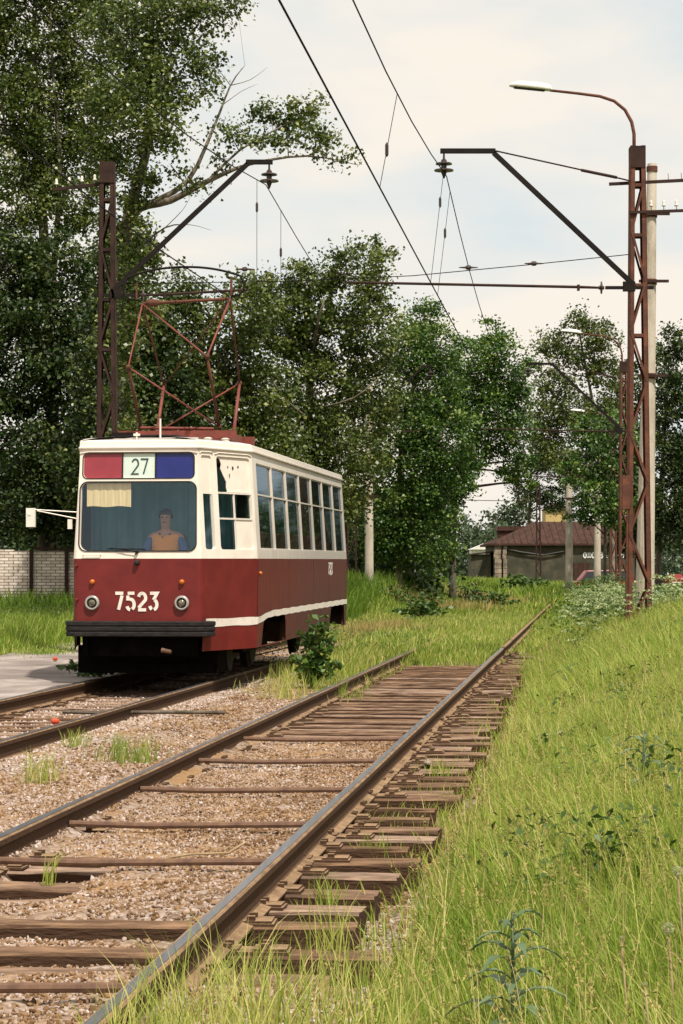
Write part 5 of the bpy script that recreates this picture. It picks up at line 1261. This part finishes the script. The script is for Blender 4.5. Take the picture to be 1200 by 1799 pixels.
# sparse tongue of grass by the rail in the foreground, between sleepers
X, Y = scatter(9000, 4.3, 8.8, .84, 1.75); k_ = rng.random(len(X)) < (.15 + .85 * sstep(8.0, 6.4, Y)) * hvar(X, Y, 5); X, Y = X[k_], Y[k_]
parts.append(blades(X, Y, rng.uniform(.10, .42, len(X)), .0042 * np.ones(len(X)), .6, cvar(X, Y, len(X), .62, .3, .25, .4)))
X, Y = scatter(9000, 8.4, 36, .80, 1.75); k_ = hvar(X, Y, 3.1) > .62; X, Y = X[k_], Y[k_]
parts.append(blades(X, Y, rng.uniform(.06, .24, len(X)), .005 * np.ones(len(X)), .6, cvar(X, Y, len(X), .55, .3, .2, .12)))
grass_obj('tall_grass', parts, 'grass')
# overgrown near track and the strip between the tracks
parts = []
X, Y = scatter(30000, 36.5, 70, -1.0, 1.3, .8); k_ = rng.random(len(X)) < veg(X, Y) * (.5 + .5 * hvar(X, Y, 1.2)); X, Y = X[k_], Y[k_]
onrail = np.abs(X - trk(Y) - G - .036); k_ = (onrail > .09) | (Y > 60); X, Y = X[k_], Y[k_]
parts.append(blades(X, Y, rng.uniform(.08, .26, len(X)) * (1 + .5 * sstep(48, 58, Y)), .016 * np.ones(len(X)), .5, cvar(X, Y, len(X), .46, .5, .18, .14)))
X, Y = scatter(16000, 24.5, 38, -3.0, -.62, 1.4); k_ = (rng.random(len(X)) < np.clip((hvar(X, Y, 1.5) - .38) * 2.0 * sstep(26.5, 32, Y), 0, 1)) & (np.abs(X - trk(Y) + G) > .07) & (X - trk2(Y) > 1.15); X, Y = X[k_], Y[k_]
parts.append(blades(X, Y, rng.uniform(.08, .38, len(X)) * (.5 + .7 * hvar(X, Y, 1.5)), .010 * np.ones(len(X)), .5, cvar(X, Y, len(X), .5, .5, .18, .16)))
X, Y = scatter(40000, 31, 110, -4.0, -.85, .7); e2 = X - trk2(Y); k_ = (rng.random(len(X)) < veg(X, Y)) & ((np.abs(e2) > .95) | (Y > 44)); X, Y = X[k_], Y[k_]
parts.append(blades(X, Y, rng.uniform(.15, .42, len(X)) * (.5 + .8 * hvar(X, Y, .8)), .007 + .00030 * Y, .5, cvar(X, Y, len(X), .44, .6, .18, .20)))
X, Y = scatter(24000, 68, 170, -3.0, 3.0, .8)
parts.append(blades(X, Y, rng.uniform(.12, .42, len(X)) * (.4 + .9 * hvar(X, Y, .5)), .05 * np.ones(len(X)), .5, cvar(X, Y, len(X), .46, .4, .14, .06)))
X, Y = scatter(30000, 72, 170, 1.2, 6.8, .8); parts.append(blades(X, Y, rng.uniform(.3, .8, len(X)) * (1 - .6 * sstep(2.5, 4.2, X - trk(Y))), .06 * np.ones(len(X)), .5, cvar(X, Y, len(X), .42, .3, .14, .03)))
X, Y = scatter(34000, 95, 181, -16, 2.5, .9); parts.append(blades(X, Y, rng.uniform(.3, 1.0, len(X)) * (.4 + .9 * hvar(X, Y, .35)), .07 * np.ones(len(X)), .5, cvar(X, Y, len(X), .34, .4, .14, .02)))
grass_obj('track_grass', parts, 'grass')
parts = []
for (px, py, Y, r, n, hh) in ((665, 1110, 52, .9, 1500, .55), (760, 1060, 75, 2.0, 2200, .7), (835, 1050, 95, 2.0, 2200, .7), (700, 1100, 50, .8, 600, .45), (880, 1062, 100, 2.4, 1500, .5)):
    X0 = P(px, py, Y).x; X = X0 + rng.normal(size=n) * r * .5; Yy = Y + rng.normal(size=n) * r
    parts.append(blades(X, Yy, hh * rng.uniform(.4, 1.1, n), .02 * np.ones(n) * Y / 60, .4, rng.uniform(.35, 1, n)))
grass_obj('dry_grass', parts, 'drygrass')
# left verge behind the platform and the rise behind the tram
parts = []
X, Y = scatter(60000, 32, 62, -13, -4.45, .8, trk2); k_ = rng.random(len(X)) < veg(X, Y); X, Y = X[k_], Y[k_]
parts.append(blades(X, Y, rng.uniform(.2, .6, len(X)) * (.5 + .9 * hvar(X, Y, .7)) * (.35 + .65 * sstep(4.4, 5.6, trk2(Y) - X)), .018 * np.ones(len(X)), .5, cvar(X, Y, len(X), .36, .45, .15, .05)))
X, Y = scatter(50000, 58, 100, -12.0, -1.2, .8, trk2); k_ = rng.random(len(X)) < .9; X, Y = X[k_], Y[k_]
parts.append(blades(X, Y, rng.uniform(.4, 1.0, len(X)) * (.6 + .8 * hvar(X, Y, .5)), .035 * np.ones(len(X)), .45, cvar(X, Y, len(X), .16, .3, .10, .01)))
X, Y = scatter(16000, 66, 100, -1.2, 1.6, .8, trk2)
parts.append(blades(X, Y, rng.uniform(.15, .5, len(X)), .035 * np.ones(len(X)), .45, cvar(X, Y, len(X), .36, .3, .12, .03)))
n = 1500; Y = 39 + rng.normal(size=n) * 1.2; X = at_(88, 39) + rng.normal(size=n) * .22
parts.append(blades(X, Y, rng.uniform(.03, .10, n), .012 * np.ones(n), .7, cvar(X, Y, n, .35, .3, .2, .05), z=np.full(n, -.02)))
n = 2600; Y = rng.uniform(24, 60, n); X = trk2(Y) - 4.45 + rng.normal(size=n) * .16
parts.append(blades(X, Y, rng.uniform(.04, .16, n), .012 * np.ones(n), .7, cvar(X, Y, n, .4, .3, .2, .1), z=np.full(n, -.02)))
grass_obj('verge_grass', parts, 'grass')

# leafy weeds mixed into the grass
def weed_patch(name, spots, m, size, kind=True):
    Cs, vs = [], []
    for (x, y, zt, r, n) in spots:
        C = np.array([x, y, 0]) + rng.normal(size=(n, 3)) * np.array([r, r, 0]); C[:, 2] = gz(C[:, 0], C[:, 1]) + rng.uniform(.02, 1, n) ** .7 * zt; Cs.append(C); vs.append(np.clip(rng.uniform(.2, .7) + rng.normal(size=n) * .18, 0, 1))
    V, Fq, v = leaf_arrays(np.concatenate(Cs), size, up=.8, asp=.5, var=np.concatenate(vs)); o = npmesh(name, V, Fq, M[m], v)
    if kind: tag(o, kind='stuff')
    return o
sp = []
for i in range(200):
    Yq = rng.uniform(9, 45); Xq = trk(Yq) + rng.uniform(2.0, max(2.4, right_edge(Yq))); sp.append((Xq, Yq, rng.uniform(.25, .5), .09, 60))
for i in range(90):
    Yq = rng.uniform(36, 64); Xq = trk(Yq) + rng.uniform(-4, -.9); sp.append((Xq, Yq, .3, .2, 50))
for i in range(120):
    Yq = rng.uniform(62, 90); Xq = trk(Yq) + rng.uniform(-9, -2.2); sp.append((Xq, Yq, .9, .35, 60))
for i in range(60):
    Yq = rng.uniform(45, 60); Xq = trk2(Yq) + rng.uniform(-10, -5); sp.append((Xq, Yq, .6, .3, 70))
weed_patch('low_weeds', sp, 'weed', .05)
sp = []
for i in range(260):
    Yq = rng.uniform(36, 88); eq = rng.uniform(1.9, 6.0); sp.append((trk(Yq) + eq, Yq, (.8 + .4 * (Yq > 60)) * (1 - .55 * float(sstep(2.9, 3.8, eq)) * (Yq > 44)), .3, 60))
weed_patch('cow_parsley_foliage', sp, 'weed', .09)
# white umbels: flat plates of tiny petals on stalks
Cs, par = [], []
n = 1100; Y = rng.uniform(33, 80, n); e = rng.uniform(1.9, 7, n); X = trk(Y) + e; k_ = (hvar(X, Y, .8) > .35) & (X < .158 * Y + 2); X, Y = X[k_], Y[k_]; n = len(X)
Z = gz(X, Y) + rng.uniform(.55, 1.05, n) * (.75 + .35 * hvar(X, Y, .6)) * (1 - .5 * sstep(2.9, 3.8, X - trk(Y)) * (Y > 44))
C = np.stack([X, Y, Z], -1).repeat(22, 0); a = rng.uniform(0, 6.28, n * 22); r = .085 * np.sqrt(rng.random(n * 22)); C[:, 0] += r * np.cos(a); C[:, 1] += r * np.sin(a); C[:, 2] += rng.normal(size=n * 22) * .012 - r * .15
V, Fq, v = leaf_arrays(C, .034, up=1.6, asp=1.0); um = npmesh('cow_parsley', V, Fq, M['umbel'], v); tag(um, kind='stuff')
parts = [blades(X + rng.normal(size=n) * .03, Y, Z - gz(X, Y), .010 * np.ones(n), .1, rng.uniform(.2, .5, n), wind=0)]
grass_obj('cow_parsley_stalks', parts, 'grass')

# ---- single plants
def plant(name, label, loc, stems, m, leafsz, cat='plant', n=60, stem_r=.008, asp=.4, group=None, spread=.5):
    o = empty(name, loc); tag(o, label, cat, group)
    mb = MB(); Cs = []
    for (dx, dy, h) in stems:
        pts = [Vector((dx * .15 * q / 4 + dx * .85 * (q / 4) ** 1.6, dy * (q / 4), h * q / 4)) for q in range(5)]
        mb.tube(pts, [stem_r, stem_r * .9, stem_r * .75, stem_r * .6, stem_r * .3], 6)
        t = rng.uniform(.12, 1.0, n); c = np.stack([dx * t, dy * t, h * t], -1); a = rng.uniform(0, 6.28, n); rr_ = leafsz * spread * rng.uniform(.5, 1.4, n); c[:, 0] += rr_ * np.cos(a); c[:, 1] += rr_ * np.sin(a); Cs.append(c)
    mb.build('stem', M['thistle' if m == 'thistle' else 'weed'], o, smooth=True)
    V, Fq, v = leaf_arrays(np.concatenate(Cs), leafsz, up=.6, asp=asp, var=np.clip(rng.normal(size=len(Cs) * n) * .22 + .45, 0, 1)); npmesh('leaf_cluster', V, Fq, M[m], v, o)
    return o
p = P(556, 1180, 28.5)
plant('leafy_shrub', 'dark green leafy shrub growing against the right side of the tram', (trk2(28.6) + 2.0, 28.9, -.12), [(.10, 0, .95), (-.05, .1, .72), (.2, .05, .66), (.32, -.1, .34), (-.16, -.1, .42), (.05, 0, .8), (.22, 0, .85)], 'leaf_b', .10, 'shrub', 80, .009, .7, spread=1.0)
plant('leafy_shrub', 'round green shrub between the tracks behind the tram', (P(745, 1075, 62).x, 62, -.05), [(.4, 0, .75), (-.4, .1, .7), (0, .2, .85), (.7, 0, .45), (-.7, 0, .4), (.1, -.2, .6), (-.2, 0, .8)], 'weed', .13, 'shrub', 90, .01, .7, spread=1.4)
plant('leafy_shrub', 'pale green weed clump at the foot of the concrete pole', (P(830, 1045, 90).x, 90, 0), [(.3, 0, .9), (-.3, .1, .8), (0, .2, 1.0), (.5, 0, .5), (-.5, 0, .6)], 'thistle', .14, 'shrub', 60, .01, .6, spread=1.2).__setitem__('label', 'pale green bush in the grass between tram track and low building')
plant('leafy_shrub', 'broad leaved weeds under the front corner of the tram by the platform', (P(160, 1150, 29).x - .05, 29.8, -.02), [(.25, 0, .26), (-.2, .1, .20), (0, .0, .24), (.4, 0, .20), (-.35, 0, .14)], 'weed', .10, 'weeds', 36, .006, .7, spread=1.2)
def thistle(label, loc, H, lean_=(0, 0), nl=16, s=1.0):
    o = empty('thistle', loc); tag(o, label, 'thistle', 'thistles in the grass')
    MB().tube([(0, 0, 0), (lean_[0] * .4, lean_[1] * .4, H * .5), (lean_[0], lean_[1], H)], [.008 * s, .006 * s, .004 * s], 7).build('stem', M['thistle'], o, smooth=True)
    V, Fq, A = [], [], []; c0 = 0
    for i in range(nl):
        t = .10 + .88 * i / nl; a = i * 2.4; L_ = s * (.22 - .13 * t) * rng.uniform(.75, 1.2); d = np.array([math.cos(a), math.sin(a), 0]); sd = np.array([-d[1], d[0], 0]); b0 = np.array([lean_[0] * t, lean_[1] * t, H * t]); col = rng.uniform(.1, 1)
        nn = 9
        for q in range(nn):
            u = q / (nn - 1); w_ = L_ * .12 * math.sin(math.pi * min(.97, u * .9 + .1)) * (1.12 if q % 2 else .86); c = b0 + d * L_ * u + np.array([0, 0, L_ * (.95 * u - .95 * u * u)])
            V += [c - sd * w_ + [0, 0, .004 * s * (q % 2)], c + [0, 0, -.004], c + sd * w_ + [0, 0, .004 * s * (q % 2)]]; A += [col] * 3
            if q: Fq += [[c0 - 3, c0 - 2, c0 + 1, c0], [c0 - 2, c0 - 1, c0 + 2, c0 + 1]]
            c0 += 3
    npmesh('leaves', np.array(V), np.array(Fq), M['thistle'], np.array(A), o); return o
def at(px, Y): return ((px - 600) / F * Y)
thistle('tall blue green thistle in the foreground grass at the bottom right', (at(900, 6.6), 6.6, -.12), .50, (.0, .02), 30, 1.05)
thistle('small thistle in front of the tall blue green thistle', (at(868, 6.0), 6.0, -.20), .26, (.02, 0), 12, .9)
thistle('dark thistle standing in the long grass halfway up the right bank', (at(1125, 11.5), 11.5, .02), .55, (.02, 0), 16, 1.2)
thistle('small dark thistle near the end of the exposed sleepers', (at(998, 24), 24, -.02), .42, (.02, 0), 14, 1.3)
def tuft(label, X, Y, n, h, z=None, r=.05, m='grass', v=(.3, .8)):
    x = X + rng.normal(size=n) * r; y = Y + rng.normal(size=n) * r; zz = gz(x, y) if z is None else np.full(n, z)
    V, Fq, T, A = blades(x, y, h * rng.uniform(.5, 1.1, n), (.0035 + .00012 * Y) * np.ones(n), .6, rng.uniform(*v, n), z=zz)
    base = np.array([X, Y, float(zz.mean())]); o = npmesh('grass_tuft', V - base, Fq, M[m], A, tri=T); o.location = base; tag(o, label, 'grass tuft', 'grass tufts on the gravel'); return o
tuft('small tuft of grass growing inside the left rail of the near track', at(86, 11.15), 11.15, 22, .22, -.17, .02)
tuft('silvery tuft on the gravel between the two tracks, the largest there', at(228, 17.6), 17.6, 170, .30, r=.13, v=(.1, .6)); 
tuft('yellowish tuft on the gravel at the left, nearest the camera between the tracks', at(75, 15.9), 15.9, 90, .30, r=.09, v=(.4, .95))
tuft('thin tuft beside the rail of the tram track at the left', at(135, 19.2), 19.2, 60, .22, r=.06, v=(.3, .8))
tuft('thin grass among the sleeper ends outside the near rail, farther one', at(770, 17.5), 17.5, 70, .22, -.24, .08)
tuft('thin grass among the sleeper ends outside the near rail, middle one', at(655, 12.6), 12.6, 60, .20, -.24, .07)
tuft('tall grass stems leaning over the near rail', at(580, 9.3), 9.3, 46, .36, -.24, .05, v=(.45, .9))
tuft('grass tuft beside the web of the near rail', at(575, 10.8), 10.8, 40, .22, -.24, .04)
tuft('reddish dry tuft on the soil in the foreground', at(690, 7.2), 7.2, 50, .22, -.22, .05, v=(.85, 1))
tuft('dry yellow stalks hugging the shrub beside the tram', at(505, 26.5), 26.5, 130, .42, r=.18, v=(.4, 1))
tuft('green tuft at the foot of the shrub beside the tram', at(585, 27.5), 27.5, 160, .36, r=.2, v=(.2, .7))
plant('nettle', 'dark green nettle leaves at the very bottom left beside the rail', (at(235, 5.85), 5.85, -.20), [(.05, 0, .16), (-.05, .02, .14), (.10, .03, .12), (0, -.04, .15)], 'weed', .055, 'nettle', 14, .003, .5, spread=.8)
for k, (px, Y, H, lbl) in enumerate(((1171, 6.4, .42, 'rightmost fluffy seed head but one, close to the frame edge'), (1089, 6.5, .40, 'bare dandelion stalk at the bottom right with a small tip'), (1188, 7.3, .44, 'fluffy seed head touching the right frame edge'), (1130, 6.1, .33, 'short curved dandelion stalk between the two taller ones'))):
    o = empty('dandelion', (at(px, Y), Y, float(gz(at(px, Y), Y)))); tag(o, lbl, 'dandelion', 'dandelions gone to seed')
    MB().tube([(0, 0, 0), (.015, 0, H * .5), (.0, 0, H)], .0032, 6).build('stalk', M['stick'], o, smooth=True)
    r = .016 if k in (0, 2) else .006
    Cq = unit(rng.normal(size=(260, 3))) * r + np.array([0, 0, H]); V, Fq, v = leaf_arrays(Cq, r * .5, up=0, asp=.35, var=rng.uniform(.5, 1, 260)); npmesh('seed_head', V, Fq, M['umbel'], v, o)

for (px, Y, H, lbl) in ((905, 118, 1.3, 'low bushy shrub before the left end of the low building'), (770, 100, 1.5, 'dark shrub under the trees right of the tram'), (940, 135, 1.1, 'small shrub at the foot of the dark thin mast'), (860, 84, .7, 'knee high shrub beside the grown over near track'), (690, 72, 1.0, 'shrub near the foot of the pale concrete pole')):
    plant('leafy_shrub', lbl, (at(px, Y), Y, -.05), [(.6, 0, .8 * H), (-.6, .1, .75 * H), (0, .2, H), (1.0, 0, .5 * H), (-1.0, 0, .5 * H), (.3, -.2, .9 * H)], 'weed', .0018 * Y, 'shrub', 110, .012, .7, spread=1.3)
# ---- ballast stones
def stones(n, X, Y, z, s, name, v=None):
    ph = (1 + 5 ** .5) / 2
    I = np.array([(-1, ph, 0), (1, ph, 0), (-1, -ph, 0), (1, -ph, 0), (0, -1, ph), (0, 1, ph), (0, -1, -ph), (0, 1, -ph), (ph, 0, -1), (ph, 0, 1), (-ph, 0, -1), (-ph, 0, 1)]) / 1.9
    T = np.array([(0, 11, 5), (0, 5, 1), (0, 1, 7), (0, 7, 10), (0, 10, 11), (1, 5, 9), (5, 11, 4), (11, 10, 2), (10, 7, 6), (7, 1, 8), (3, 9, 4), (3, 4, 2), (3, 2, 6), (3, 6, 8), (3, 8, 9), (4, 9, 5), (2, 4, 11), (6, 2, 10), (8, 6, 7), (9, 8, 1)])
    q = unit(rng.normal(size=(n, 4))); a, b, c, d = q.T
    Rm = np.stack([1 - 2 * (c * c + d * d), 2 * (b * c - a * d), 2 * (b * d + a * c), 2 * (b * c + a * d), 1 - 2 * (b * b + d * d), 2 * (c * d - a * b), 2 * (b * d - a * c), 2 * (c * d + a * b), 1 - 2 * (b * b + c * c)], -1).reshape(n, 3, 3)
    pts = I[None] * (1 + rng.normal(size=(n, 12, 1)) * .30 + rng.normal(size=(n, 12, 3)) * .12) * rng.uniform(.40, 1.3, (n, 1, 3)) * (s * .5)[:, None, None]
    V = np.einsum('nij,nkj->nki', Rm, pts) + np.stack([X, Y, z], -1)[:, None]
    F3 = (np.arange(n) * 12)[:, None, None] + T[None]
    if v is None: v = np.clip(rng.normal(size=n) * .2 + .5, 0, 1)
    o = npmesh(name, V.reshape(-1, 3), np.zeros((0, 4), int), M['stone'], np.repeat(v, 12), tri=F3.reshape(-1, 3)); tag(o, kind='stuff')
Xs, Ys, Ss_ = [], [], []
for (n, Y0, Y1, e0, e1, s0) in ((95000, 6.2, 16, -3.8, -.72, .020), (75000, 15, 36, -5.0, -.85, .025), (52000, 6.2, 20.5, -.66, .66, .019), (3000, 20, 36, -.66, .66, .03), (9000, 7, 36, 1.2, 2.0, .032), (3500, 7, 30, .85, 1.35, .028), (9000, 4.8, 9, .85, 1.6, .028)):
    X, Y = scatter(n, Y0, Y1, e0, e1, .8); lo_ = hvar(X, Y, 1.6)
    k_ = (rng.random(n) < .25 + .85 * lo_) & (X - trk2(Y) > -.9); X, Y = X[k_], Y[k_]; Xs.append(X); Ys.append(Y); Ss_.append(s0 * rng.uniform(.45, 1.35, len(X)))
X = np.concatenate(Xs); Y = np.concatenate(Ys); s_ = np.concatenate(Ss_)
e = X - trk(Y)
brown = np.clip(hvar(X, Y, .9) * 1.2 + .25 * (e > .1), 0, 1) * (np.abs(e) < 2)
vv = np.clip(.60 + rng.normal(size=len(X)) * .24 - .40 * brown, 0, 1)
stones(len(X), X, Y, gz(X, Y) + s_ * .12, s_, 'ballast', vv)
